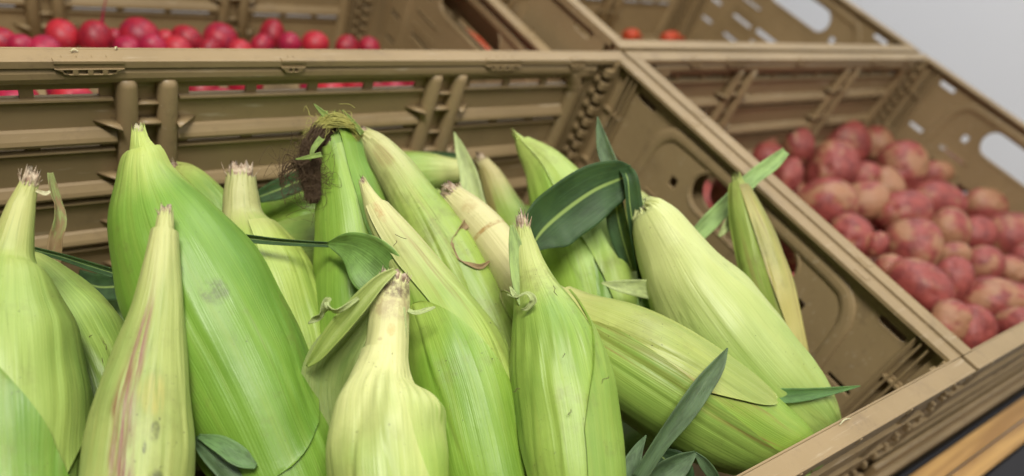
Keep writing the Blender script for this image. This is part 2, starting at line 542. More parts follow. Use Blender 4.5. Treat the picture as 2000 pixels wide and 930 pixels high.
EARS = {}
def build_ears():
    # A far left
    r, E, m = make_ear('pale yellow-green corn ear cut off by the left edge of the photo', [(54,366,15,.345),(42,404,24,.345),(30,455,32,.344),(20,508,44,.343),(18,560,74,.34),(14,640,112,.337),(16,740,126,.332),(22,850,124,.325),(28,950,112,.318)],
        (.62,.62,.30), (.37,.50,.15), (1.0, 4.0), 1, [dict(th0=.55, tw=-.9, hw=1.5, s0=3.4, s1=9.2, off=.0012, green=(.40,.52,.17), tipw=.1),
        dict(th0=-.80, tw=.75, hw=1.25, s0=4.0, s1=9.6, off=.0024, green=(.25,.42,.08), pn=(0,1), tipw=.6, full=.85, flare=.97, fpow=1.2, flen=.8)], pleat=.05, pleat_at=.28, dirt=.18)
    EARS['A'] = (r, E, m)
    b = MB(); blade(b, [(70,372,.345),(88,378,.346),(98,374,.348)], [.0007,.0009,.0004]); b.build('stem_fibre', M_DRYG, r, thick=.0002)
    # B behind it
    make_ear('corn ear leaning right behind the leftmost ear, ribbed lime husk', [(20,500,30,.40),(60,560,70,.40),(110,650,108,.398),(155,760,112,.392),(190,880,100,.385)],
        PALEG, (.37,.53,.13), (0, 1.5), 2, [dict(th0=.3, tw=.5, hw=1.2, s0=.3, s1=5, off=.001, green=(.42,.56,.17))], cut=None, vein=1.3, lobes=.05)
    # C purple streaked slender ear in front
    EARS['C'] = make_ear('slender pale ear with purple-brown streak and black smudges, in front of the big green ear', [(323,424,13,.340),(321,450,18,.339),(317,500,25,.337),(308,600,41,.334),(292,700,63,.330),(279,800,82,.325),(268,930,95,.318)],
        (.66,.66,.36), (.44,.55,.18), (.8, 3.2), 3, [dict(th0=-.1, tw=.1, hw=1.75, s0=1.0, s1=8, off=.0011, green=(.50,.56,.24), tipw=.8, mat=dict(stains=[(.535,.60,.018,.035,SMUD,.75,.3), (.545,.72,.03,.035,SMUD,.75,.3), (.515,.64,.005,.02,SMUD,.9,.3), (.53,.50,.05,.07,(.62,.52,.20),.6,.7), (.45,.55,.045,.42,(.26,.10,.07),1.,1.), (.475,.74,.020,.22,(.20,.05,.05),1.,1.)])),
         ],
        stains=[(.44,.42,.035,.28,(.26,.10,.07),1.,1.), (.49,.52,.035,.07,(.66,.55,.22),.7,.5), (.535,.60,.018,.035,SMUD,.75,.6), (.545,.72,.03,.035,SMUD,.75,.4), (.515,.64,.006,.02,SMUD,.9,.8)], lobes=.025, dirt=.15, ext=.05, brown=.12, cut=('dry', .004, .8, 12, .004))
    # D big green ear
    r, E, m = EARS['D'] = make_ear('broad bright green ear standing behind the purple-streaked one', [(272,262,11,.372),(275,280,17,.372),(281,300,31,.373),(287,345,50,.374),(312,420,90,.376),(362,520,128,.377),(410,620,138,.377),(462,720,136,.376),(508,820,128,.373),(560,940,118,.370)],
        (.56,.64,.22), (.235,.41,.07), (.8, 3.6), 4, [
         dict(th0=-.35, tw=.1, hw=1.75, s0=1.5, s1=8.95, off=.0014, green=(.215,.385,.065), tipw=0, full=.72, tippow=.5, mat=dict(dirt=.3, stains=[(.52,.40,.035,.035,SMUD,.6,.35), (.47,.33,.02,.02,SMUD,.45,.3), (.60,.88,.15,.03,(.30,.24,.13),.5,.5)]))],
        stains=[(.56,.38,.03,.03,SMUD,.5,.3)], pleat=.0, lobes=.03, dirt=.28, cut=('pale', .003, .8, 8, .003), ext=.05, endr=.5)
    # E small one behind D
    make_ear('small pale ear tip behind the broad green ear, leaning right', [(348,336,17,.468),(364,348,30,.468),(398,386,40,.466),(432,434,46,.465),(470,500,50,.465)],
        (.52,.58,.22), (.36,.50,.13), (0, 2.5), 5, [], ext=.08, cut=('dry', .004, .8, 10, .008))
    # F
    make_ear('ear with a thick ragged stem crossed by a dark leaf stalk', [(471,350,27,.445),(471,380,33,.445),(475,425,40,.445),(492,480,68,.443),(520,560,92,.441),(545,640,93,.440),(570,730,84,.437)],
        (.60,.58,.34), (.37,.53,.10), (1.2, 3.3), 6, [dict(th0=.9, tw=-.3, hw=.8, s0=2.5, s1=7.5, off=.0012, green=(.50,.60,.18))], pleat=.07, pleat_at=.33, lobes=.05, ext=.06)
    # G back left pair
    make_ear('ear lying low behind the ragged-stem ear, bright green flank', [(480,420,30,.53),(540,425,55,.53),(600,425,66,.53),(680,440,60,.53)], GRB, (.33,.50,.10), (0, 1), 7, [], ext=.03, cut=None)
    make_ear('pale green ear flank below the brown silk', [(500,470,30,.50),(560,480,50,.50),(620,480,60,.50),(700,480,50,.50)], GRP, (.38,.50,.17), (0, 1), 8, [], ext=.03, cut=None)
    # H silk ear
    EARS['H'] = make_ear('ear standing upright with dark brown silk hanging from its top', [(652,236,14,.447),(650,252,34,.448),(658,285,44,.449),(668,330,46,.449),(684,400,62,.449),(700,500,82,.449),(715,600,96,.447),(725,720,96,.443)],
        (.36,.52,.12), (.30,.47,.08), (0, 1.5), 9, [dict(th0=-.5, tw=-.35, hw=1.0, s0=2.2, s1=8, off=.0012, green=(.33,.50,.10)), dict(th0=1.1, tw=.3, hw=.9, s0=1.2, s1=8, off=.0018, green=(.26,.43,.08))], pleat=.06, pleat_at=.15, lobes=.05, ext=.05, cut=None)
    # I
    EARS['I'] = make_ear('long pale-stemmed ear right of the silk-topped ear', [(716,268,16,.468),(735,286,27,.467),(770,330,37,.465),(805,385,46,.463),(850,455,62,.461),(895,530,72,.460),(940,620,82,.458),(975,720,84,.455)],
        (.64,.60,.38), (.43,.55,.15), (1.0, 3.6), 10, [dict(th0=-.7, tw=.2, hw=.9, s0=.8, s1=8, off=.0012, green=(.46,.57,.18), mat=dict(brown=.25))], lobes=.035, ext=.04, cut=('dry', .004, .8, 12, .004),
        stains=[(.5,.10,.1,.05,BRN,.4,.6)])
    # J
    EARS['J'] = make_ear('long ear with a sharp pale tip running down the middle of the pile', [(712,362,6,.412),(722,385,15,.412),(743,425,27,.410),(782,485,40,.408),(828,555,52,.404),(868,632,76,.398),(902,720,98,.392),(928,820,103,.388),(955,940,100,.382)],
        (.72,.68,.42), (.33,.50,.09), (1.4, 5.2), 11, [dict(th0=.55, tw=.25, hw=1.05, s0=1.5, s1=6.9, off=.0010, green=(.44,.56,.17), pale=(.74,.68,.44), tipw=.0, full=.3, mat=dict(brown=.2)),
         dict(th0=-.55, tw=.35, hw=1.25, s0=4.55, s1=10.5, off=.0020, green=(.315,.49,.085), pale=(.46,.58,.16), pn=(4.4, 6.2), flare=.97, full=.5)], pleat=.04, pleat_at=.45, lobes=.03, ext=.05, cut=('dry', .003, .7, 8, .005),
        stains=[(.52,.09,.06,.035,(.55,.30,.14),.6,.5), (.60,.25,.02,.2,BRN,.5,1.)])
    # K
    EARS['K'] = make_ear('ear with a thick greyish jointed stem and creamy folded shoulder, front centre', [(768,556,30,.360),(765,580,36,.359),(760,620,39,.357),(757,665,41,.355),(752,705,47,.352),(748,745,62,.348),(750,795,90,.343),(757,870,109,.337),(764,950,113,.331)],
        (.80,.76,.50), (.42,.57,.14), (3.4, 8.2), 12, [dict(th0=-1.35, tw=1.0, hw=1.45, s0=3.6, s1=10.5, off=.0012, green=(.58,.65,.27), pale=(.84,.81,.54), tipw=.8, full=.8)], pleat=.05, pleat_at=.385, pleat_n=19, lobes=.04, ext=.05, bumps=[(1.3,.435,.6,.06,.20), (1.2,.345,.7,.03,-.10), (-.4,.47,.25,.09,-.10), (.2,.44,.2,.10,.08), (-1.1,.50,.4,.1,.06)],
        stains=[(.5,.07,.4,.07,(.50,.38,.28),.75,.5), (.52,.165,.05,.03,(.66,.42,.12),.5,.3), (.44,.2,.02,.01,BRN,.4,.3), (.5,.03,.5,.03,(.16,.11,.08),.9,.3), (.72,.46,.08,.06,(.24,.40,.06),.7,.7)], dirt=.1, cut=('dry', .004, .9, 34, .006))
    # L
    EARS['L'] = make_ear('upright ear with a split grey-tipped stem, right of centre in front', [(1022,452,13,.392),(1027,480,22,.391),(1035,520,31,.389),(1049,565,44,.386),(1068,620,66,.382),(1086,690,88,.377),(1099,770,99,.372),(1112,850,97,.366),(1124,950,90,.359)],
        (.58,.62,.28), (.34,.49,.11), (1.0, 4.4), 13, [dict(th0=-.9, tw=1.55, hw=1.35, s0=.6, s1=10.4, off=.0011, green=(.37,.52,.13), pale=(.60,.64,.30), tipw=.7, full=.8, mat=dict(dirt=.3)), dict(th0=1.5, tw=-.55, hw=.95, s0=3.4, s1=10.4, off=.0020, green=(.33,.48,.11), pale=(.5,.58,.2), pn=(0,2), tipw=.7, full=.8, flare=.97, fpow=.8, flen=.5)], pleat=.045, pleat_at=.36, pleat_n=13, lobes=.035, ext=.05,
          cut=('dry', .006, .85, 22, .008))
    # M
    EARS['M'] = make_ear('ear lying diagonally to the lower right, its bare broken stem banded with a brown ring', [(886,388,24,.462),(910,412,35,.460),(948,453,41,.456),(998,518,44,.448),(1050,590,52,.438),(1115,635,66,.430),(1195,680,90,.418),(1290,735,105,.410),(1385,795,103,.412),(1470,845,85,.425),(1545,878,56,.440),(1590,897,24,.450)],
        (.74,.66,.46), (.36,.52,.11), (3.6, 6.2), 14, [
         dict(th0=.35, tw=.55, hw=1.05, s0=4.5, s1=8.6, off=.0012, green=(.50,.54,.20), pale=(.66,.60,.34), full=.25, mat=dict(stains=[(.46,.55,.035,.13,YEL,.8,.7),(.53,.56,.02,.14,BRN,.55,.9)])),
         dict(th0=-.9, tw=.45, hw=1.1, s0=3.5, s1=10.2, off=.0022, green=(.42,.56,.16), pn=(3,4), flare=.97, full=.3),
         ],
        stains=[(.5,.115,.5,.006,(.45,.26,.10),.9,.0), (.55,.05,.1,.02,(.45,.26,.10),.4,.3), (.55,.55,.06,.2,BRN,.35,.9), (.60,.62,.03,.03,SMUD,.7,.3), (.66,.57,.03,.03,SMUD,.7,.3), (.50,.62,.006,.25,BRN,.8,1.), (.57,.70,.006,.2,BRN,.7,1.)], lobes=.03, ext=0, pleat=.03, pleat_at=.5, dirt=.15, cut=('dry', .006, .9, 36, .011))
    # O
    EARS['O'] = make_ear('plump pale ear with a blunt shoulder, against the right side of the crate', [(1262,408,15,.468),(1268,414,34,.468),(1284,440,50,.467),(1316,500,67,.465),(1352,565,89,.461),(1398,630,101,.457),(1450,695,103,.455),(1510,760,94,.457),(1570,815,70,.462),(1612,848,36,.468)],
        (.70,.72,.42), (.47,.58,.24), (1.2, 7.5), 15, [dict(th0=-1.2, tw=1.3, hw=1.5, s0=.3, s1=9.3, off=.0010, green=(.45,.57,.21), pale=(.69,.71,.40), tipw=.4, full=.7)], pleat=.05, pleat_at=.16, pleat_n=11, lobes=.03, ext=0, dirt=.08, ysh=.2, cut=('pale', .002, .7, 6, .003))
    # P
    EARS['P'] = make_ear('thin withered ear with brown-edged husk, leaning on the crate wall behind the plump ear', [(1440,352,8,.515),(1446,375,17,.515),(1462,430,30,.514),(1484,500,38,.513),(1508,580,42,.510),(1528,650,36,.508),(1545,720,34,.507)],
        (.42,.50,.16), (.40,.45,.17), (0, 2), 16, [dict(th0=.9, tw=.15, hw=.85, s0=.5, s1=8, off=.0012, green=(.55,.47,.20), mat=dict(brown=.8), pale=(.36,.30,.13)), dict(th0=-.6, tw=0, hw=.7, s0=.1, s1=8, off=.002, green=(.38,.48,.14))],
        lobes=.08, brown=.5, ext=.05, cut=None)
    # Q
    EARS['Q'] = make_ear('green ear with a pointed pale tip, shaded by the big dark leaf', [(1010,268,3,.535),(1030,292,18,.535),(1062,330,38,.533),(1095,390,62,.528),(1128,460,84,.522),(1155,540,92,.516),(1180,640,88,.510)],
        (.50,.60,.20), (.27,.45,.075), (1, 3.2), 17, [dict(th0=-.8, tw=.3, hw=1.0, s0=.2, s1=8, off=.0012, green=(.36,.54,.11)), dict(th0=.9, tw=-.2, hw=.8, s0=.4, s1=8, off=.002, green=(.42,.56,.16))], lobes=.07, pleat=.08, pleat_at=.25, ext=.05, cut=None)
    # R / S / T
    make_ear('small ear with a withered brown-edged stem behind the broken stem', [(945,318,12,.57),(962,345,20,.57),(985,400,32,.568),(1010,460,45,.565),(1035,540,52,.56)],
        (.60,.50,.30), (.38,.50,.14), (0.6, 2.6), 18, [dict(th0=-1.1, tw=.2, hw=.6, s0=.2, s1=6, off=.0015, green=(.45,.33,.16), mat=dict(brown=.8))], ext=.05, cut=('dry', .005, .7, 10, .008))
    make_ear('ear lying level along the back with its pale stem pointing right', [(914,330,20,.585),(885,335,25,.583),(840,338,38,.58),(790,345,48,.575),(720,360,50,.57)],
        (.66,.66,.36), (.46,.58,.20), (.5, 2.5), 19, [], ext=.05, cut=('pale', .002, .8, 5, .004))
    make_ear('ear in the gap behind the broken stem, mostly covered', [(850,400,30,.54),(900,450,60,.535),(950,520,75,.53),(990,620,80,.52)], GRP, (.42,.54,.15), (0, 2), 20, [], ext=.05, cut=None)
    make_ear('ear tip between the dark leaf and the plump ear', [(1232,372,10,.55),(1242,392,24,.55),(1262,440,42,.548),(1285,520,55,.545)], (.56,.54,.26), (.40,.50,.15), (0, 2), 21, [], ext=.06, cut=None)
    make_ear('buried ear between the dark leaf base and the plump ear', [(1200,470,25,.52),(1225,540,50,.515),(1250,620,70,.505),(1300,720,70,.49)], (.40,.52,.14), (.26,.42,.08), (0, 1), 22, [], ext=.05, cut=None)
    make_ear('buried ear under the creamy-shouldered ear, left of it', [(650,640,30,.44),(655,690,60,.44),(662,760,80,.43),(680,860,80,.42)], GRP, (.36,.48,.13), (0, 1), 23, [], ext=.05, cut=None)
    # bottom layer
    for i, (a, b_, r_) in enumerate([((-.55,-.05,-.165),(-.33,-.09,-.165),.026), ((-.30,-.06,-.17),(-.08,-.05,-.165),.026), ((-.56,-.13,-.165),(-.34,-.17,-.168),.027), ((-.30,-.13,-.165),(-.09,-.12,-.165),.026),
            ((-.28,-.2,-.16),(-.05,-.2,-.165),.026), ((-.26,-.28,-.165),(-.05,-.26,-.165),.026), ((-.34,-.35,-.165),(-.10,-.345,-.165),.027), ((-.55,-.24,-.165),(-.34,-.26,-.165),.027), ((-.26,-.10,-.12),(-.06,-.07,-.12),.024)]):
        E = Ear([(500,500,50,.4),(600,600,50,.4)], ext=0, seed=40+i)
        A, B = np.array(a), np.array(b_)
        Q = np.array([np.append(A + (B-A)*x + np.array([0, 0, .008*math.sin(3*x+i)]), max(r_*w, .004)) for x, w in ((0,.25),(.08,.32),(.2,.6),(.35,.92),(.6,1),(.8,.8),(.93,.45),(1,.12))])
        E.D = bez(Q, 8); L = np.concatenate([[0], np.cumsum(np.linalg.norm(np.diff(E.D[:, :3], axis=0), axis=1))]); E.sl = L/L[-1]
        T = np.gradient(E.D[:, :3], axis=0); T /= np.linalg.norm(T, axis=1)[:, None]; E.T = T
        e = np.tile([0, 0, 1.0], (len(T), 1)); e = e - T*np.sum(e*T, 1)[:, None]; e /= np.linalg.norm(e, axis=1)[:, None]
        E.E1 = e; E.E2 = np.cross(e, T)
        root = empty('corn_ear', B); tag(root, 'green ear of corn buried in the dark bottom of the pile', 'corn ear', 'ears buried at the bottom of the corn crate')
        E.husk(50, 40).build('husk', husk_mat('husk', PALEG, GRD, .0, .3, 40+i), root)

# ------------------------------------------------------------------ crates
HL, HW, HH = .2975, .1980, .20      # half length, half width, height

def long_wall_parts(parent, sgn, ribs, xf, outer_only=False):
    """local: x along the wall, y = distance into the crate from the outer face, z down from the rim"""
    b = MB()
    rows = [-.0248, -.060, -.100, -.140]
    holes = []
    bays = [-HL + .045] + sorted([r + d for r in ribs for d in (-.022, .022)]) + [HL - .045]
    bays = [(bays[i], bays[i+1]) for i in range(0, len(bays), 2)]
    for z in rows:
        for x0, x1 in bays:
            n = max(1, round((x1 - x0) / .046)); w = (x1 - x0) / n
            for k in range(n):
                a, c = x0 + k*w + .0035, x0 + (k+1)*w - .0035
                holes.append(rectp(a, c, z - .0020, z + (.0030 if z > -.03 else .0022)))
    Mxz = lambda a, z, d: (a, d, z)
    b.plate(rectp(-HL, HL, -HH, -.002), holes, .0035, .0062, Mxz)
    for i, z in enumerate(rows):
        for x0, x1 in bays:
            if i:   # rounded shelf above the slot
                prof = [(.0062, .0125), (.0082, .0115), (.0108, .0075), (.0116, .0050), (.0110, .0030), (.0062, .0026)]
                G = np.array([[(x, d, z + h) for d, h in prof] for x in (x0 - .004, x1 + .004)])
                b.grid(G); b.f.append(tuple(range(b.n-12, b.n-6))); b.f.append(tuple(range(b.n-1, b.n-7, -1)))
            prof = [(.0062, -.0022), (.0092, -.0022), (.0094, -.0034), (.0062, -.0044)]
            G = np.array([[(x, d, z + h) for d, h in prof] for x in (x0 - .003, x1 + .003)])
            b.grid(G); b.f.append((b.n-8, b.n-7, b.n-6, b.n-5)); b.f.append((b.n-1, b.n-2, b.n-3, b.n-4))
    # outer face stiffeners
    for z in (-.04, -.08, -.12, -.16):
        b.box((-HL + .02, .0005, z - .0012), (HL - .02, .0036, z + .0012))
    # framing roll: along the top, round the corner, down
    zt = -.0098
    pts = [(-HL + .048, .0075, -HH + .004), (-HL + .048, .0075, -.045), (-HL + .050, .0075, -.028), (-HL + .058, .0075, -.016), (-HL + .074, .0075, zt)]
    full = bez(pts + [(x, .0075, z) for x, _, z in [(-p[0], 0, p[2]) for p in reversed(pts)]], 6)
    full[:, 2] = np.minimum(full[:, 2], -.0092)
    b.tube(full, .0074, 14, flat=((0, 1, 0), .85))
    wall = b.build('long_side_wall', M_CRATE, parent, smooth=False, fix=True, bevel=.0005, xf=xf)
    # paired ribs, each pair one part of the wall
    for r in ribs:
        q = MB()
        for dx in (-.0115, .0115):
            q.tube([(r+dx, .0080, -.0135), (r+dx, .0085, -.018), (r+dx, .0088, -.05), (r+dx, .0088, -.12), (r+dx, .0085, -.196)], [.0058, .0063, .0063, .0063, .0063], 14)
        for z in (-.030, -.065, -.105, -.145):
            q.box((r-.0065, .0062, z-.0008), (r+.0065, .0115, z+.0008))
        for z in (-.0425, -.081, -.120, -.158):
            for s_ in (-1, 1):
                q.add([(r+s_*.0165, .0062, z), (r+s_*.030, .0062, z), (r+s_*.0165, .0180, z), (r+s_*.0165, .0062, z-.0022), (r+s_*.030, .0062, z-.0016), (r+s_*.0165, .0180, z-.0016)],
                      [(0,1,2), (3,5,4), (0,3,4,1), (1,4,5,2), (2,5,3,0)])
            q.box((r-.0065, .0062, z-.001), (r+.0065, .0135, z+.001))
        q.build('rib_pair', M_CRATE, wall, smooth=True, fix=True, xf=xf)
    return wall

def end_wall_parts(parent, xf):
    b = MB()
    Mxz = lambda a, z, d: (a, d, z)
    holes = [stadium(0, -.040, .060, .0165, 10), stadium(-.0935-.048, -.0155, .0125, .0028, 3), stadium(.0935+.048, -.0155, .0125, .0028, 3)]
    for s_ in (-1, 1):
        holes.append(rectp(s_*.078-.004, s_*.078+.004, -.058, -.049))
        for z in (-.078, -.108, -.140):
            holes.append(rectp(min(s_*.058, s_*.098), max(s_*.058, s_*.098), z-.0024, z+.0024))
            holes.append(rectp(min(s_*.130, s_*.152), max(s_*.130, s_*.152), z-.0024, z+.0024))
    for s_ in (-1, 1):
        for z0, z1 in ((-.042, -.008), (-.097, -.048), (-.17, -.103)): holes.append(rectp(min(s_*.1635, s_*.1735), max(s_*.1635, s_*.1735), z0, z1))
    for z in (-.105, -.125, -.145):
        holes.append(rectp(-.045, .045, z-.0035, z+.0035))
    b.plate(rectp(-HW+.0135, HW-.0135, -HH, -.002), holes, .0035, .0062, Mxz)
    for s_ in (-1, 1): b.box((min(s_*.160, s_*.178), .0003, -.175), (max(s_*.160, s_*.178), .0012, -.004))  # backing sheet added behind the corner openings to keep them dark
    # raised band that frames the grip: up, over, down
    pts = [(-.128, .0062, -HH+.004), (-.122, .0062, -.13), (-.117, .0062, -.06), (-.113, .0062, -.036), (-.103, .0062, -.022), (-.088, .0062, -.0175), (-.04, .0062, -.0165)]
    full = bez(pts + [(-x, y, z) for x, y, z in reversed(pts)], 6)
    b.tube(full, .0062, 10, flat=((0, 1, 0), .42))
    # collar round the grip hole
    ring = np.array(stadium(0, -.040, .0625, .019, 10)); ring = np.vstack([ring, ring[:2]])
    b.tube(np.stack([ring[:, 0], np.full(len(ring), .0062), ring[:, 1]], 1), .0010, 8, cap=False)
    for s_ in (-1, 1):     # outer rolls towards the corner
        b.box((s_*.1585-.0012, .0062, -HH+.01), (s_*.1585+.0012, .0095, -.006))
        for z in (-.045, -.10): b.box((min(s_*.1585, s_*.182), .0062, z-.0012), (max(s_*.1585, s_*.182), .0095, z+.0012))
        for z in (-.0765, -.095, -.115, -.135):
            b.box((min(s_*.05, s_*.10), .0062, z-.0008), (max(s_*.05, s_*.10), .0078, z+.0008))
    return b.build('end_wall', M_CRATE, parent, smooth=False, fix=True, bevel=.0005, xf=xf)

def crate(label, cx, cy, ztop=0.0, ribs=(-.1085, .109), group='tan plastic produce crates'):
    root = empty('plastic_crate', (cx, cy, ztop - HH))
    tag(root, label, 'crate', group)
    XF = {  # wall-local -> world
      'back':  lambda p: (cx + p[0], cy + HW - p[1], ztop + p[2]),
      'front': lambda p: (cx - p[0], cy - HW + p[1], ztop + p[2]),
      'left':  lambda p: (cx - HL + p[1], cy + p[0], ztop + p[2]),
      'right': lambda p: (cx + HL - p[1], cy - p[0], ztop + p[2])}
    long_wall_parts(root, 1, list(ribs), XF['back'])
    long_wall_parts(root, 1, [-r for r in reversed(ribs)], XF['front'])
    end_wall_parts(root, XF['left']); end_wall_parts(root, XF['right'])
    if cy < 0:      # stacking foot along the front
        b = MB(); b.box((cx-HL+.003, cy-HW-.0115, ztop-HH+.0005), (cx+HL-.003, cy-HW-.0005, ztop-.150)); b.box((cx-HL+.006, cy-HW-.0060, ztop-.1498), (cx+HL-.006, cy-HW-.0006, ztop-.118))
        b.build('stacking_foot', M_CRATE, root, smooth=False, bevel=.002)
    # rim: a flat flange with a down-turned lip, notched and pierced
    for key, half in (('back', HL), ('front', HL), ('left', HW), ('right', HW)):
        b = MB(); xf = XF[key]
        cut = .0132 if half == HW else 0
        a = half - cut
        b.box((-a, .0, -.0028), (a, .0128, .0))
        if half == HL:
            b.box((-a+.013, .0128, -.0042), (a-.013, .0142, .0002))
            for x in ((-.14, .155, -.02, -.205, .235) if key == 'back' else ()):      # moulded vents
                w = .018 if x in (-.14, .155) else .0085
                arch = [(x - w, -.004), (x - w*.55, .0012-.0092), (x + w*.55, .0012-.0092), (x + w, -.004)]
                nh = 4 if w > .01 else 2
                hs = []
                for k in range(nh):
                    c = x + (k - (nh-1)/2) * w*.42; hs.append(rectp(c - w*.13, c + w*.13, -.0072, -.0047))
                b.plate(arch[::-1], hs, .0140, .0152, lambda p, q, d: (p, d, q))
                b.box((x - w, .0110, -.0012), (x + w, .0150, .0008))
                for k in range(nh):
                    c = x + (k - (nh-1)/2) * w*.42
                    b.box((c - w*.10, .0085, .0001), (c + w*.10, .0120, .0007))
        else:
            b.box((-a, .0128, -.0030), (a, .0138, .0002))
            for x in (-.09, .10): b.box((x-.006, .003, 0), (x+.006, .0105, .0006))
        b.box((-a, -.0002, -.0070), (a, .0016, .0003))
        # outer lip steps
        for x in np.arange(-a+.03, a-.02, .06): b.box((x, -.0009, -.0062), (x+.0025, .0004, -.0008))
        b.build('rim', M_CRATE, root, smooth=False, fix=True, bevel=.0006, xf=xf)
    # corner posts with hinge knuckles
    for sx in (-1, 1):
        for sy in (-1, 1):
            b = MB()
            X = cx + sx*(HL-.0105); Y = cy + sy*(HW-.0105)
            b.box((X-.0062, Y-.0062, ztop-HH), (X+.0062, Y+.0062, ztop-.003))
            ix, iy = -sx, -sy
            for k in range(15):
                z = ztop - .012 - k*.0125
                # knuckles on the long wall side
                x0, x1 = sorted((X + ix*.006, X + ix*.0145)); y0, y1 = sorted((Y + sy*.001, Y + iy*.0075))
                b.box((x0, y0, z-.0035), (x1, y1, z+.0030))
                x0, x1 = sorted((X + ix*.0165, X + ix*.0215)); y0, y1 = sorted((Y + sy*.001, Y + iy*.0035))
                b.box((x0, y0, z-.0085), (x1, y1, z-.0045))
                # outside the front seam
                x0, x1 = sorted((X - ix*.0070, X - ix*.0030)); y0, y1 = sorted((Y - iy*.0055, Y - iy*.0105))
                b.box((x0, y0, z-.0018), (x1, y1, z+.0018))
            # upright fins
            for d in (.0175, .0235, .0290):
                x0, x1 = sorted((X + ix*d, X + ix*(d+.0016))); y0, y1 = sorted((Y + sy*.003, Y + iy*.0010))
                b.box((x0, y0, ztop-HH+.005), (x1, y1, ztop-.006))
                y0, y1 = sorted((Y + iy*d, Y + iy*(d+.0016))); x0, x1 = sorted((X + sx*.003, X + ix*.0010))
                b.box((x0, y0, ztop-HH+.005), (x1, y1, ztop-.006))
            b.build('corner_post', M_CRATE, root, smooth=False, fix=True, bevel=.0004)
    b = MB(); b.box((cx-HL+.004, cy-HW+.004, ztop-HH-.001), (cx+HL-.004, cy+HW-.004, ztop-HH+.003))
    b.build('crate_floor', M_CRATE, root, smooth=False)
    return root

# ------------------------------------------------------------------ potatoes, radishes, carrots
def potato_mat(i, tan):
    k = NT('potato_skin')
    tc = k.n('ShaderNodeTexCoord').outputs['Object']
    off = k.n('ShaderNodeVectorMath', operation='ADD'); k.set(off.inputs[0], tc); off.inputs[1].default_value = (i*1.3, i*.7, i*2.1)
    v = off.outputs[0]
    n1 = k.noise(v, .95, 4, .6); n2 = k.noise(v, 6, 5, .7); n3 = k.noise(v, 4.5, 3, .6)
    red = (.34, .076, .062); red2 = (.20, .042, .038); tn = (.40, .225, .115)
    c = k.mix(k.ramp(k.noise(v, 2.2, 5, .7), .38, .66), red, red2)
    c = k.mix(k.math('MULTIPLY', k.ramp(n1, .57 - .22*tan, .68 - .18*tan), .75), c, tn)
    c = k.mix(k.math('MULTIPLY', k.ramp(n2, .55, .72), .25), c, (.45, .23, .13))
    c = k.mix(k.math('MULTIPLY', k.ramp(n3, .66, .73), .55), c, (.13, .06, .04))
    return k.out(c, .48, k.bump(n2, .3, .0010, k.bump(n3, .5, .003)), .45)
def radish_mat(a=(.38, .010, .026), b=(.20, .006, .034)):
    k = NT('radish_skin')
    tc = k.n('ShaderNodeTexCoord').outputs['Object']
    n = k.noise(tc, 2.2, 4, .6)
    c = k.mix(k.ramp(n, .35, .7), a, b)
    c = k.mix(k.math('MULTIPLY', k.ramp(k.noise(tc, 5, 5, .7), .62, .75), .6), c, (.55, .28, .24))
    return k.out(c, .48, k.bump(k.noise(tc, 6, 3), .2, .001), .5)
def carrot_mat():
    k = NT('carrot_skin')
    tc = k.n('ShaderNodeTexCoord').outputs['Object']
    return k.out(k.mix(k.ramp(k.noise(tc, 90, 4), .4, .7), (.50, .060, .015), (.36, .04, .012)), .5, None, .4)

def lump(n=26, m=20, seed=0, k=.10, eyes=0, squash=0):
    """unit lumpy body; returns MB"""
    r = np.random.default_rng(seed)
    ph = np.linspace(0, np.pi, m); th = np.linspace(0, 2*np.pi, n, endpoint=False)
    PH, TH = np.meshgrid(ph, th, indexing='ij')
    D = np.stack([np.sin(PH)*np.cos(TH), np.sin(PH)*np.sin(TH), np.cos(PH)], -1)
    R = np.ones(PH.shape)
    for _ in range(7):
        w = r.normal(0, 1, 3); w *= r.uniform(1.2, 2.6)/np.linalg.norm(w)
        R += k*.42*np.sin(D @ w + r.uniform(0, 6.28))
    for _ in range(eyes):
        w = r.normal(0, 1, 3); w /= np.linalg.norm(w)
        R -= .10*np.exp(-(1 - D @ w)/.014)
        R += .03*np.exp(-(1 - D @ (w*.98 + .02))/.04)
    b = MB(); b.grid(D*R[..., None], closed=True, flip=False)
    return b

POT = [ # cx, cy, a, b, angle (deg), tan-ness ; in the 1.86x zoom of (1400..2000, 200..700)
 (165,130,62,50,0,.7),(280,145,74,54,50,.1),(190,205,66,50,10,.3),(255,258,66,45,80,.1),(415,230,92,80,30,.2),(475,140,85,62,15,.2),(585,150,66,50,70,.9),
 (710,165,76,55,10,.2),(680,240,75,70,40,.5),(790,258,60,45,10,.8),(880,240,72,50,30,.2),(545,265,52,42,0,.0),(622,292,58,55,0,.9),(540,360,74,56,10,1.),
 (385,355,92,78,20,.2),(500,470,80,64,70,.1),(665,408,88,68,10,.15),(800,358,92,58,5,.05),(975,362,86,68,35,.45),(698,515,104,86,80,.5),(830,458,74,68,60,.8),
 (945,475,66,58,70,.0),(858,568,64,50,20,1.),(1075,470,88,72,60,.25),(975,590,66,62,0,.5),(1082,598,58,46,10,.9),(735,668,112,74,30,.15),(845,650,82,68,70,.1),
 (1020,708,112,74,5,.25),(848,795,84,60,20,.5),(930,825,88,62,75,.0),(1092,810,66,62,0,.1),(580,520,42,38,0,.1),(640,600,64,46,20,.3),(1130,560,60,50,30,.2),(1150,720,60,60,0,.1),(455,590,60,50,0,.1)]
WORD_SIZE = ['small', 'middling', 'large']
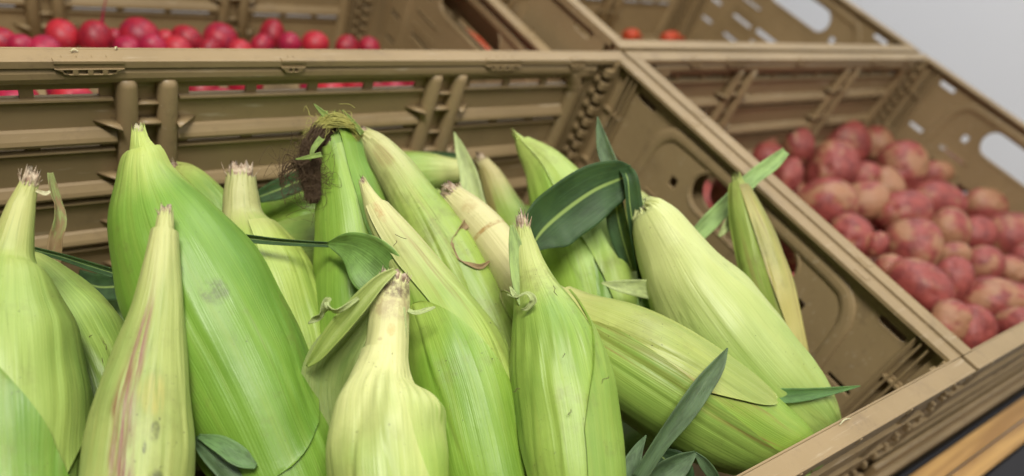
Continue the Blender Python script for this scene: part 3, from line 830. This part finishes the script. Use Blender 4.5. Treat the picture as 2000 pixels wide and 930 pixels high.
POT_LAB = ['tan-cheeked potato in the far left corner of the potato crate','reddish oval potato second along the back wall','potato just below the far left corner one','long potato half hidden by the crate rim near the green leaf tip',
 'large dimpled red potato left of centre at the back','broad pink potato at the middle of the back row','small tan potato at the end of the broad pink one','round pink potato near the right slots of the crate',
 'two-toned potato below the round pink one','small tan potato right of the two-toned one','red potato under the right wall slots','dark red potato sunk behind a tan one','rounded tan potato in the upper middle',
 'oblong brown-tan potato, darkest tan of the heap','freckled red potato with an eye, by the left rim','red potato squeezed between left rim and the knobbly heap','dusky potato above the big yellow-spotted one','smooth pink potato lying level in the middle',
 'tan-faced red potato along the right wall','big potato with yellow patches standing upright in the middle','tan upright potato right of the yellow-patched one','round bright pink potato without spots','small yellow-tan potato sunk in a gap',
 'large dull red potato at the right frame edge','yellow-cheeked red potato near the right edge','small tan potato touching the right frame edge','long pink potato slanting against the left rim','smooth red round potato beside the slanting long one',
 'large dark potato with rough scab, lower right','tan and red potato near the front left corner','deep red potato nearest the front corner','potato in the lower right corner of the view','small red potato deep in a gap by the left rim','potato partly under the big yellow-patched one',
 'potato on the right frame edge below the dull red one','potato beyond the right frame edge','red potato hidden behind the left rim, low']

def place_lump(name, mesh, c, sc, rot, mat, label, cat, group, parent=None):
    o = bpy.data.objects.new(name, mesh)
    COL.objects.link(o)
    o.matrix_world = Matrix.Translation(c) @ rot.to_4x4() @ Matrix.Diagonal((sc[0], sc[1], sc[2], 1))
    o.location = c
    if label: tag(o, label, cat, group)
    return o

def build_potatoes():
    camR = Matrix(EUL.tolist())
    spots = []
    for i, (cx, cy, a, b_, ang, tan) in enumerate(POT):
        u, v = 1400 + cx/1.86, 200 + cy/1.86
        c, t = onz(u, v, -.122, -.12)
        c = c + np.array([0, 0, rnd.uniform(-.004, .002)])
        k = t / FPX / 1.86
        a, b_ = a*.90 + b_*.12, b_*.90 + a*.14
        sc = (a*k*1.10, b_*k*1.12, (a+b_)*.51*k)
        me = lump(44, 32, 100+i, .17, 8).mesh('potato'); me.materials.append(potato_mat(i, tan))
        me.polygons.foreach_set('use_smooth', [True]*len(me.polygons))
        rot = camR @ Matrix.Rotation(-math.radians(ang), 3, 'Z')
        place_lump('potato', me, c, sc, rot, None, POT_LAB[i], 'potato', 'red-skinned potatoes in the right crate')
        spots.append((c, max(sc)))
    pool = []
    for i in range(5):
        me = lump(30, 22, 200+i, .17, 5).mesh('potato'); me.materials.append(potato_mat(60+i, [.1,.5,.2,.9,.0][i]))
        me.polygons.foreach_set('use_smooth', [True]*len(me.polygons)); pool.append(me)
    k = 0
    for y in np.arange(-.355, -.03, .043):
        for x in np.arange(.045, .575, .047):
            z = -.122 - .12*y - .050 + rnd.uniform(-.004, .004)
            p = (x + rnd.uniform(-.008, .008), y + rnd.uniform(-.008, .008), z)
            if p[0] > .52 and p[1] < -.28: continue
            place_lump('potato', pool[k % 5], p, (.028, .023, .022), Euler((rnd.uniform(0,3), rnd.uniform(0,3), rnd.uniform(0,3))).to_matrix(), None, 'red potato lying under the top layer of the heap', 'potato', 'potatoes beneath the top layer')
            k += 1
    # against the shared wall, glimpsed through the corn crate's grip hole
    for i, (u, v, t) in enumerate([(1425, 385, .66), (1500, 470, .635), (1530, 490, .625), (1450, 430, .65)]):
        c = at(u, v, t)
        place_lump('potato', pool[i % 5], (max(c[0], .040), c[1], c[2]), (.027, .022, .021), Euler((i, i*2, i)).to_matrix(), None,
            ['potato seen through the top end of the corn crate grip hole', 'potato seen through the lower end of the corn crate grip hole', 'potato at the tip of the grip hole, by the withered ear', 'potato behind the corn crate grip hole, middle'][i], 'potato', 'potatoes against the shared crate wall')

RAD = [(5,88,30,0),(45,95,30,0),(122,71,35,0),(190,80,38,1),(275,68,37,0),(250,88,26,0),(325,72,20,0),(368,76,33,0),(432,73,33,0),(300,92,30,0),(345,93,28,0),(533,66,30,0),(512,86,24,0),(566,84,26,0),(616,82,25,0),(678,88,24,0),(722,88,22,0),(90,98,30,0),(470,100,26,0),(408,98,26,0),(225,66,14,0)]
RLAB = ['radish cut by the left edge above the corn crate rim','low radish right of the one at the left edge','large round dark red radish with a brown scar','radish pointing its long root up past the crate ribs','large bright radish with a flat top','small radish tucked under the flat-topped one','tiny far radish between two big ones','round radish left of the rib pair, slightly purple',
 'egg-shaped bright radish in front of the rib pair','radish just showing below the flat-topped one','radish showing under the purple one','bright radish standing highest in the right group','purple radish at the left foot of the highest right one','radish at the right foot of the highest right one','pinkish radish second from the right end','radish near the right end, only its top showing','last radish at the right end of the row',
 'radish top under the scarred one','radish top right of the egg-shaped one','radish top under the egg-shaped one','small radish behind the long-rooted one']
def build_radishes():
    mat = radish_mat()
    meshes = []
    for i in range(4):
        b = lump(32, 24, 300+i, [.05,.12,.08,.15][i]); me = b.mesh('radish'); me.materials.append([mat, radish_mat((.38,.010,.045), (.26,.008,.040)), radish_mat((.46,.02,.03), (.34,.01,.03)), radish_mat((.34,.010,.022), (.20,.006,.02))][i])
        me.polygons.foreach_set('use_smooth', [True]*len(me.polygons)); meshes.append(me)
    for i, (u, v, r, root) in enumerate(RAD):
        v += 0 if u < 200 else 5
        c, t = onz(u, v, -.082, -.25)
        place_lump('radish', meshes[i % 4], c, (r*t/FPX*rnd.uniform(.9,1.08), r*t/FPX*rnd.uniform(.9,1.05), r*t/FPX*rnd.uniform(.85,1.12)), Euler((i, i*1.3, i*.7)).to_matrix(), None, RLAB[i], 'radish', 'radishes in the crate behind the corn')
        if root:
            o = COL.objects[-1] if False else bpy.context.scene.collection.objects[-1]
            p0 = c + (at(198, 60, t) - at(u, v, t))*1.0
            b = MB(); b.tube(bez([at(192, 58, t), at(199, 42, t*.995), at(202, 22, t*.99), at(208, -6, t*.985)], 6), np.linspace(1, 0, 19)**3*.0045+.0006, 8)
            q = b.build('root', mat); q.parent = o; q.matrix_parent_inverse = o.matrix_basis.inverted()
    k = 0
    for y in np.arange(.045, .19, .031):
        for x in np.arange(-.56, -.05, .036):
            if rnd.random() < .22: continue
            place_lump('radish', meshes[k % 4], (x + rnd.uniform(-.006, .006), y + rnd.uniform(-.006, .006), -.094 - .25*y + rnd.uniform(-.004, .004)), (.0165, .0165, .016), Euler((k, k*2, k)).to_matrix(), None,
               'red radish glimpsed through the slots of the corn crate wall', 'radish', 'radishes behind the slotted wall'); k += 1

def carrot(p, d, L, r, label, mat):
    p = np.array(p, float); d = np.array(d, float); d /= np.linalg.norm(d)
    pts = bez([p + d*L*x + np.array([0, 0, .004*math.sin(5*x)]) for x in np.linspace(0, 1, 6)], 5)
    x = np.linspace(0, 1, len(pts)); rr = r*np.where(x < .06, .4 + 10*x, 1)*(1 - .85*x**1.3)
    rr = np.minimum(rr, r) * (1 + .03*np.sin(x*60))
    b = MB(); b.tube(pts, rr, 20)
    o = b.build('carrot', mat); tag(o, label, 'carrot', 'orange-red carrots in the back crate')

# ------------------------------------------------------------------ the setting
def flat_mat(name, col, rough, sc, amt):
    k = NT(name)
    tc = k.n('ShaderNodeTexCoord').outputs['Object']
    n = k.noise(tc, sc, 5, .6)
    return k.out(k.mix(k.math('MULTIPLY', k.ramp(n, .35, .7), amt), col, tuple(x*.75 for x in col)), rough, k.bump(n, .15, .002), .3)
def wood_mat():
    k = NT('yellow_wood')
    tc = k.n('ShaderNodeTexCoord').outputs['Object']
    mp = k.n('ShaderNodeMapping'); mp.inputs['Scale'].default_value = (3, 60, 60); k.set(mp.inputs[0], tc)
    n = k.noise(mp.outputs[0], 1.4, 5, .6, .4)
    return k.out(k.mix(k.ramp(n, .35, .68), (.62, .37, .12), (.36, .19, .055)), .42, k.bump(n, .2, .001), .5)

def build_setting():
    wm = flat_mat('painted_wall', (.86, .87, .91), .7, 3, .05)
    b = MB(); b.box((1.15, -3.0, -1.2), (1.2, 2.05, 2.6)); o = b.build('wall', wm, smooth=False)
    tag(o, 'pale grey painted wall right of the crates', 'wall', kind='structure')
    b = MB(); b.box((-3.0, 2.0, -1.2), (1.148, 2.05, 2.6)); o = b.build('back_wall', wm, smooth=False)
    tag(o, 'pale grey wall behind the rows of crates', 'wall', kind='structure')
    fm = flat_mat('concrete_floor', (.16, .155, .15), .6, 5, .4)
    b = MB(); b.box((-3, -3, -1.21), (1.148, 1.998, -1.202)); o = b.build('floor', fm, smooth=False); tag(o, 'grey floor below the display stand', kind='structure')
    # display stand
    root = empty('display_stand', (0, 0, -1.2))
    tag(root, 'dark display stand with a yellow wooden front rail under the crates', 'stand')
    dk = flat_mat('black_metal', (.018, .018, .022), .45, 20, .3)
    b = MB(); b.box((-.75, -.408, -.225), (.75, .004, -.2035)); b.box((.002, .0045, -.225), (.75, .45, -.2045)); b.box((-.75, .0045, -.275), (.0015, .45, -.2495)); b.build('shelf', dk, root, smooth=False)
    b = MB(); b.box((-.75, -.4165, -.225), (.75, -.4115, -.168)); b.build('front_edge', dk, root, smooth=False, bevel=.001)
    wd = wood_mat()
    b = MB()
    b.box((-.75, -.4340, -.26), (.75, -.4170, -.1640)); b.box((-.75, -.4342, -.262), (.75, -.4338, -.170))
    b.box((-.75, -.4520, -.262), (.75, -.4362, -.1665)); b.build('wooden_rail', wd, root, smooth=False, bevel=.0016)
    b = MB(); b.box((-.75, -.52, -.27), (.75, -.4545, -.1720)); b.build('front_trim', dk, root, smooth=False, bevel=.001)
    for x, y in ((-.7, -.38), (.7, -.38), (-.7, .5), (.7, .5)):
        b = MB(); b.box((x-.02, y-.02, -1.2), (x+.02, y+.02, -.2255)); b.build('leg', dk, root, smooth=False)

# ------------------------------------------------------------------ loose leaves, silk
def leaf_obj(label, pts, widths, mat, roll=0., fold=.25, wave=0., seed=0, n=12, parent=None, name='corn_leaf', group='loose green corn leaves', thick=.00035):
    b = MB(); blade(b, pts, widths, roll, fold, n, wave, seed)
    o = b.build(name, mat, parent, thick=thick)
    if parent is None: tag(o, label, 'leaf', group)
    return o

def build_leaves():
    # the big dark folded leaf
    root = empty('corn_leaf', at(1250, 560, .49)); tag(root, 'large dark green leaf folded over in the middle of the crate', 'leaf', 'loose green corn leaves')
    b = MB(); blade(b, [(1234,342,.470),(1205,352,.467),(1160,372,.464),(1105,410,.462),(1062,448,.462),(1036,484,.464)], [.0060,.0125,.0165,.0180,.0155,.0040], roll=[.1,.2,.25,.2,.1], fold=.30, wave=.06, seed=2, n=14, cross=17)
    b.build('blade', M_LEAFD, root, thick=.0004)
    b = MB(); blade(b, [(1218,332,.470),(1226,352,.466),(1230,400,.470),(1240,460,.475),(1254,530,.482),(1262,600,.49)], [.003,.0050,.0060,.0062,.0060,.005], roll=[.3,.6,.5,.3], fold=.9, wave=.02, seed=3, n=14)
    b.build('folded_blade', M_LEAFD, root, thick=.0004)
    b = MB(); blade(b, [(1210,350,.474),(1204,400,.478),(1215,460,.482),(1236,530,.488)], [.003,.006,.007,.004], roll=-.4, fold=.5, seed=4)
    b.build('folded_blade', M_LEAFD, root, thick=.0004)
    leaf_obj('narrow grey-green leaf tip standing above the big dark leaf', [(1167,228,.485),(1173,262,.483),(1183,300,.481),(1200,340,.479)], [.0003,.0028,.0048,.0050], M_LEAFG, fold=.5)
    leaf_obj('pale green pointed leaf standing behind the broken stem', [(887,258,.53),(900,295,.53),(915,340,.53),(925,400,.528),(945,450,.525)], [.0003,.0038,.0062,.0085,.0080], M_LEAFP, fold=.4, seed=5)
    leaf_obj('bright leaf strip resting on the right crate rim', [(1534,296,.545),(1510,318,.542),(1470,348,.538),(1430,390,.535),(1390,430,.535),(1360,462,.536)], [.0030,.0052,.0055,.0058,.0062,.0055], leaf_mat('bright_leaf', (.27,.42,.13), None, 9), fold=.35, wave=.05, seed=6)
    leaf_obj('curled pale husk scrap beside the withered ear', [(1430,425,.525),(1418,445,.522),(1404,462,.522)], [.0035,.0030,.0010], M_LEAFP, fold=.7, seed=7)
    leaf_obj('grey-green blade slanting across the diagonal ear', [(1421,680,.372),(1400,715,.370),(1370,755,.368),(1335,805,.367),(1290,865,.368),(1245,935,.370)], [.0003,.0034,.0050,.0052,.0040,.0036], M_LEAFG, fold=.55, seed=8, roll=.25)
    leaf_obj('dark pointed leaf reaching right over the plump ear end', [(1680,754,.435),(1635,762,.432),(1580,770,.428),(1530,773,.426),(1495,768,.430)], [.0003,.0018,.0034,.0042,.0030], leaf_mat('green_leaf', (.09,.20,.05), None, 10), fold=.5, seed=9)
    leaf_obj('upright leaf at the bottom, left of the slanting blade', [(1262,850,.385),(1245,880,.382),(1232,915,.380),(1222,960,.378)], [.0003,.0028,.0050,.0060], M_LEAFG, fold=.4, seed=10)
    leaf_obj('folded leaf at the bottom edge, right of the slanting blade', [(1358,884,.392),(1325,905,.390),(1290,930,.388),(1260,965,.386)], [.0012,.0060,.0080,.0060], M_LEAFG, fold=.6, seed=11, roll=.4)
    leaf_obj('thin bent leaf tip lowest at the right of the bottom leaves', [(1357,884,.392),(1375,905,.394),(1395,935,.398),(1400,970,.40)], [.0008,.0028,.0028,.002], M_LEAFG, fold=.6, seed=12)
    leaf_obj('short leaf hugging the bottom edge below the diagonal ear', [(1285,885,.40),(1310,910,.40),(1330,950,.40)], [.004,.010,.008], M_LEAFD, fold=.4, seed=13)
    leaf_obj('thin dark leaf stalk crossing the ragged-stem ear', [(430,462,.405),(480,466,.408),(540,472,.410),(600,476,.413),(642,478,.416)], [.0024,.0022,.0018,.0015,.0014], M_LEAFD, fold=1.2, seed=14)
    leaf_obj('dark stalk behind the two left ears', [(66,488,.41),(120,502,.41),(170,518,.41),(225,535,.41)], [.0016,.0018,.0022,.0024], M_LEAFD, fold=1.2, seed=15)
    leaf_obj('withered twisted leaf standing at the back left', [(98,338,.42),(106,385,.42),(116,430,.42),(108,480,.42),(98,535,.42)], [.0014,.0028,.0032,.0036,.004], M_LEAFB, roll=[0,.9,-.3,.5], fold=.6, seed=16)
    leaf_obj('grey-green leaf curving over the small tip', [(368,338,.485),(392,352,.482),(415,385,.480),(440,430,.478)], [.0020,.0045,.0050,.003], M_LEAFG, fold=.4, seed=17)
    leaf_obj('dark leaf between the green ear and the ragged stem', [(398,398,.47),(415,420,.47),(440,450,.47)], [.004,.006,.004], M_LEAFD, seed=18)
    leaf_obj('dark flat leaf behind the brown silk', [(505,385,.49),(545,370,.49),(590,352,.49),(650,340,.49)], [.004,.0065,.0065,.005], M_LEAFD, seed=19)
    leaf_obj('dark leaf edge along the back wall', [(780,305,.60),(850,306,.60),(910,308,.60)], [.003,.004,.003], M_LEAFD, seed=20)
    leaf_obj('shaded leaf at the far left back of the crate', [(150,545,.46),(190,560,.46),(230,560,.46)], [.006,.008,.008], M_LEAFD, seed=21)
    leaf_obj('dark green leaf at the bottom between the two big left ears', [(380,858,.345),(420,885,.342),(460,925,.340),(480,970,.34)], [.0016,.0070,.0085,.006], M_LEAFG, roll=.35, fold=.5, seed=22)
    leaf_obj('second leaf lying over the dark one at the bottom left', [(388,852,.342),(430,870,.338),(470,897,.336),(500,912,.336)], [.0010,.0040,.0045,.0012], leaf_mat('dull_leaf', (.12,.22,.075), None, 11), roll=.3, fold=.5, seed=23)
    leaf_obj('pale pointed leaf tip aimed left below the big dark leaf', [(1175,553,.455),(1205,558,.456),(1240,562,.458),(1275,566,.462)], [.0005,.0032,.0050,.0062], M_LEAFP, fold=.3, seed=24)
    # leaves belonging to ears
    H = EARS['H'][0]
    b = MB(); blade(b, [(640,476,.412),(690,486,.405),(735,520,.402),(770,560,.405)], [.001,.0095,.015,.011], roll=-.3, fold=.35, seed=25, cross=13)
    b.build('flag_leaf', leaf_mat('flag_leaf_green', (.17,.31,.07), None, 12), H, thick=.0004)  # the flag leaf's own dark green
    K = EARS['K'][0]
    b = MB(); blade(b, [(772,528,.352),(742,552,.350),(705,596,.350),(662,648,.352),(625,692,.354),(600,716,.356)], [.0012,.0030,.0044,.0046,.0030,.0006], roll=[-.1,-.3,-.4,-.2], fold=.9, seed=26, cross=13)
    b.build('sheath_leaf', husk_mat('sheath_leaf', (.50,.56,.26), (.40,.50,.17), 0, .6, 27), K, thick=.0004)
    b = MB(); blade(b, [(735,580,.360),(700,640,.362),(660,700,.364),(645,760,.366),(655,840,.368)], [.004,.0085,.0125,.0130,.0110], roll=[-.5,-.4,-.3], fold=.45, seed=36, cross=13)
    b.build('sheath_leaf', husk_mat('sheath_leaf', (.34,.40,.19), (.30,.37,.16), 0, .6, 28), K, thick=.0004)  # pale leaf like the one above, its shade mixed into the greyed colour
    b = MB(); blade(b, [(700,582,.348),(676,598,.345),(656,606,.343),(644,598,.345),(640,588,.348),(634,600,.35),(622,618,.352),(602,632,.354)], [.0008,.0014,.0022,.0024,.0018,.0022,.0020,.0004], roll=[0,.9,1.5,-.4,1.2,-.5], fold=.3, seed=27, n=8)
    b.build('curled_strip', M_LEAFP, K, thick=.0003)
    b = MB(); blade(b, [(790,604,.356),(812,612,.355),(835,606,.356),(850,600,.358)], [.0010,.0014,.0014,.0005], roll=.8, fold=.4, seed=28)
    blade(b, [(788,600,.352),(790,640,.352),(789,682,.352)], [.0008,.0010,.0006], roll=.2, seed=28)
    b.build('curled_strip', M_LEAFP, K, thick=.0003)
    L = EARS['L'][0]
    b = MB()
    blade(b, [(990,575,.368),(1010,580,.362),(1030,574,.360),(1042,588,.360),(1030,602,.362),(1018,604,.363)], [.0003,.0008,.0012,.0017,.0010,.0004], roll=[0,1.2,-.6,1.], fold=.5, seed=29)
    blade(b, [(996,560,.366),(1004,575,.364),(1012,584,.362)], [.0004,.0012,.0006], seed=30)
    b.build('torn_strip', M_LEAFP, L, thick=.0003)
    b = MB(); blade(b, [(1000,440,.388),(1006,480,.385),(1012,530,.381),(1024,580,.377),(1036,620,.374)], [.0010,.0034,.0042,.0046,.002], roll=.2, fold=.4, seed=31)
    b.build('split_husk', leaf_mat('split_leaf', (.27,.38,.11), None, 13), L, thick=.0005)
    Mr = EARS['M'][0]
    b = MB(); blade(b, [(910,436,.447),(894,452,.444),(884,470,.441),(885,490,.438),(898,508,.437),(915,516,.437),(938,521,.438),(956,510,.440)], [.0028,.0024,.0009,.0013,.0006,.0012,.0015,.0006], roll=[.3,1.2,-.2,1.3,.3,-.6], fold=.5, seed=32)
    blade(b, [(870,448,.45),(890,446,.45),(905,436,.452)], [.0002,.0007,.0012], seed=33)
    b.build('dried_strip', leaf_mat('dried_strip', (.34,.24,.12), None, 14, .7, .5), Mr, thick=.0003)
    D = EARS['D'][0]
    C = EARS['A'][0]
    # small loose silk threads on the husks
    r = np.random.default_rng(5)
    b = MB()
    for (u, v, t) in [(1190,735,.338),(1105,690,.345),(1115,800,.34),(180,655,.365),(205,665,.365),(770,460,.385),(775,470,.385),(1080,560,.362),(735,870,.315),(655,925,.33),(905,885,.36),(200,700,.365),(1015,760,.35)]:
        a = r.uniform(0, 3.14); L_ = r.uniform(8, 22)
        p = [at(u + L_*x*math.cos(a) + r.normal(0, 2), v + L_*x*math.sin(a) + r.normal(0, 2), t) for x in (0, .35, .7, 1)]
        b.tube(bez(p, 4), .00016, 5)
    # kept as part of the ear they cling to
    b2 = b.build('silk_threads', flat_mat('thread', (.09, .06, .03), .8, 50, .3), EARS['L'][0])

def build_scraps():
    for (u, v, z, L_, a, lab) in [(138, 101, .0008, .004, .3, 'white husk crumb on the corn crate rim near the left rib pair'), (226, 97, .0008, .003, 1.2, 'tiny pale husk crumb on the rim right of the left moulded vent'),
            (1640, 830, .0008, .012, .1, 'thin pale scrap lying along the front rim near the plump ear')]:
        c, t = onz(u, v, z)
        d = np.array([math.cos(a), math.sin(a)*.3, 0])
        b = MB(); blade(b, [tuple(c), tuple(c + d*L_*.5 + np.array([0, .0006, .0007])), tuple(c + d*L_)], [.0003, .0007, .0002], roll=1.2, fold=.6, px=False, n=6)
        o = b.build('husk_scrap', M_DRYG, thick=.0003); tag(o, lab, 'husk scrap', 'husk scraps on the crate rims')

def build_silk():
    H, E, _ = EARS['H']
    r = np.random.default_rng(77)
    def strand(b, pts, rad, jit):
        P = [at(*p) + r.normal(0, jit, 3) for p in pts]
        b.tube(bez(P, 4), np.linspace(rad, rad*.5, (len(P)-1)*4+1), 4, cap=False)
    b = MB()
    for i in range(700):
        x = r.uniform(-1, 1); y = r.uniform(-1, 1)
        e = r.uniform(.3, 1)
        strand(b, [(650+8*x, 250+6*y, .438), (618+10*x, 262+14*y, .430), (606+15*x, 303+20*y, .430), (605+17*x, 345+12*y, .432), (612+13*x, 345+50*e, .434+.006*y)], .00020, .0010)
    for i in range(120):     # frizz
        u, v = r.normal(596, 20), r.normal(325, 34)
        strand(b, [(u, v, .428), (u + r.normal(0, 12), v + r.normal(0, 14), .428), (u + r.normal(-4, 18), v + r.normal(4, 20), .428), (u + r.normal(-8, 22), v + r.normal(4, 24), .43)], .00014, .0016)
    for i in range(14):
        strand(b, [(590, 320, .428), (565+r.normal(0,6), 330+r.normal(0,10), .428), (552+r.normal(0,5), 350+r.normal(0,8), .428), (548+r.normal(0,4), 362+r.normal(0,8), .43)], .0003, .001)
    k = flat_mat('brown_silk', (.075, .045, .022), .7, 300, .5)
    for (cu, cv, ct, ru, rv, sd) in ((612, 290, .438, 20, 24, 1), (604, 325, .437, 24, 30, 2), (614, 360, .438, 17, 28, 3), (632, 268, .440, 22, 14, 4)):
        c = at(cu, cv, ct); L_ = lump(30, 24, 500+sd, .30)
        P = np.concatenate(L_.v) * np.array([ru, rv, (ru+rv)*.4]) * ct / FPX
        P = P @ EUL.T + c + r.normal(0, .0004, P.shape)
        b.add(P, L_.f)
    b.build('brown_silk', k, H)
    b = MB()
    for i in range(330):
        a = r.uniform(0, 1); w = r.uniform(-1, 1)
        u0, v0 = 700 - 100*a, 258 - 22*math.sin(a*3.1)
        strand(b, [(700 + 4*w, 262 + 10*r.uniform(-1,1), .442), (680 + 8*w, 240 + 8*w, .436), (650 + 8*w, 235 + 9*w, .432), (624 + r.normal(0, 5), 250 + r.normal(0, 6), .431), (608 + r.normal(0, 8), 266 + r.normal(0, 8), .430)], .00020, .0009)
    for i in range(30):
        u, v = r.uniform(600, 700), r.normal(243, 10)
        strand(b, [(u, v, .434), (u - 6 + r.normal(0, 6), v - 7 + r.normal(0, 6), .434), (u - 10 + r.normal(0, 10), v - 8 + r.normal(0, 8), .434)], .00018, .0008)
    b.build('green_silk', flat_mat('green_silk', (.40, .38, .10), .6, 300, .6), H)
    for p, w, rl in [([(613,203,.43),(625,215,.43),(645,235,.432)], [.0002,.0012,.002], 0), ([(668,215,.435),(685,232,.436),(708,262,.438)], [.0002,.0009,.0016], 0),
                 ([(577,311,.418),(600,308,.418),(628,302,.422)], [.0003,.0011,.0014], .3), ([(606,314,.422),(612,292,.422),(628,270,.426)], [.0003,.0014,.0018], .2)]:
        b = MB(); blade(b, p, w, rl, .4); b.build('leaf_tip', M_LEAFM, H, thick=.0003)

# ------------------------------------------------------------------ assemble
build_setting()
crate('tan crate full of husked corn, nearest the camera', -.300, -.1985)
crate('tan crate of red potatoes right of the corn', .300, -.1985)
crate('tan crate behind the potatoes with a few orange-red carrots', .303, .2055, -.0005)
crate('tan crate of radishes behind the corn', -.303, .2055, -.045, ribs=(-.080, .110))
build_ears()
build_leaves()
build_silk()
build_scraps()
build_potatoes()
build_radishes()
cm = carrot_mat()
for i, (u, v, zz) in enumerate([(1296, 81, -.135), (1222, 76, -.135)]):
    c, t = onz(u, v, zz)
    carrot(c, (1, .25, 0), .07 if i == 0 else .05, .011, ['orange-red carrot showing above the front rim of the back right crate', 'orange-red carrot tip in the left corner of the back right crate'][i], cm)
carrot((.05, .22, -.15), (.2, 1, 0), .12, .013, 'orange-red carrot seen through the grip hole of the back right crate', cm)
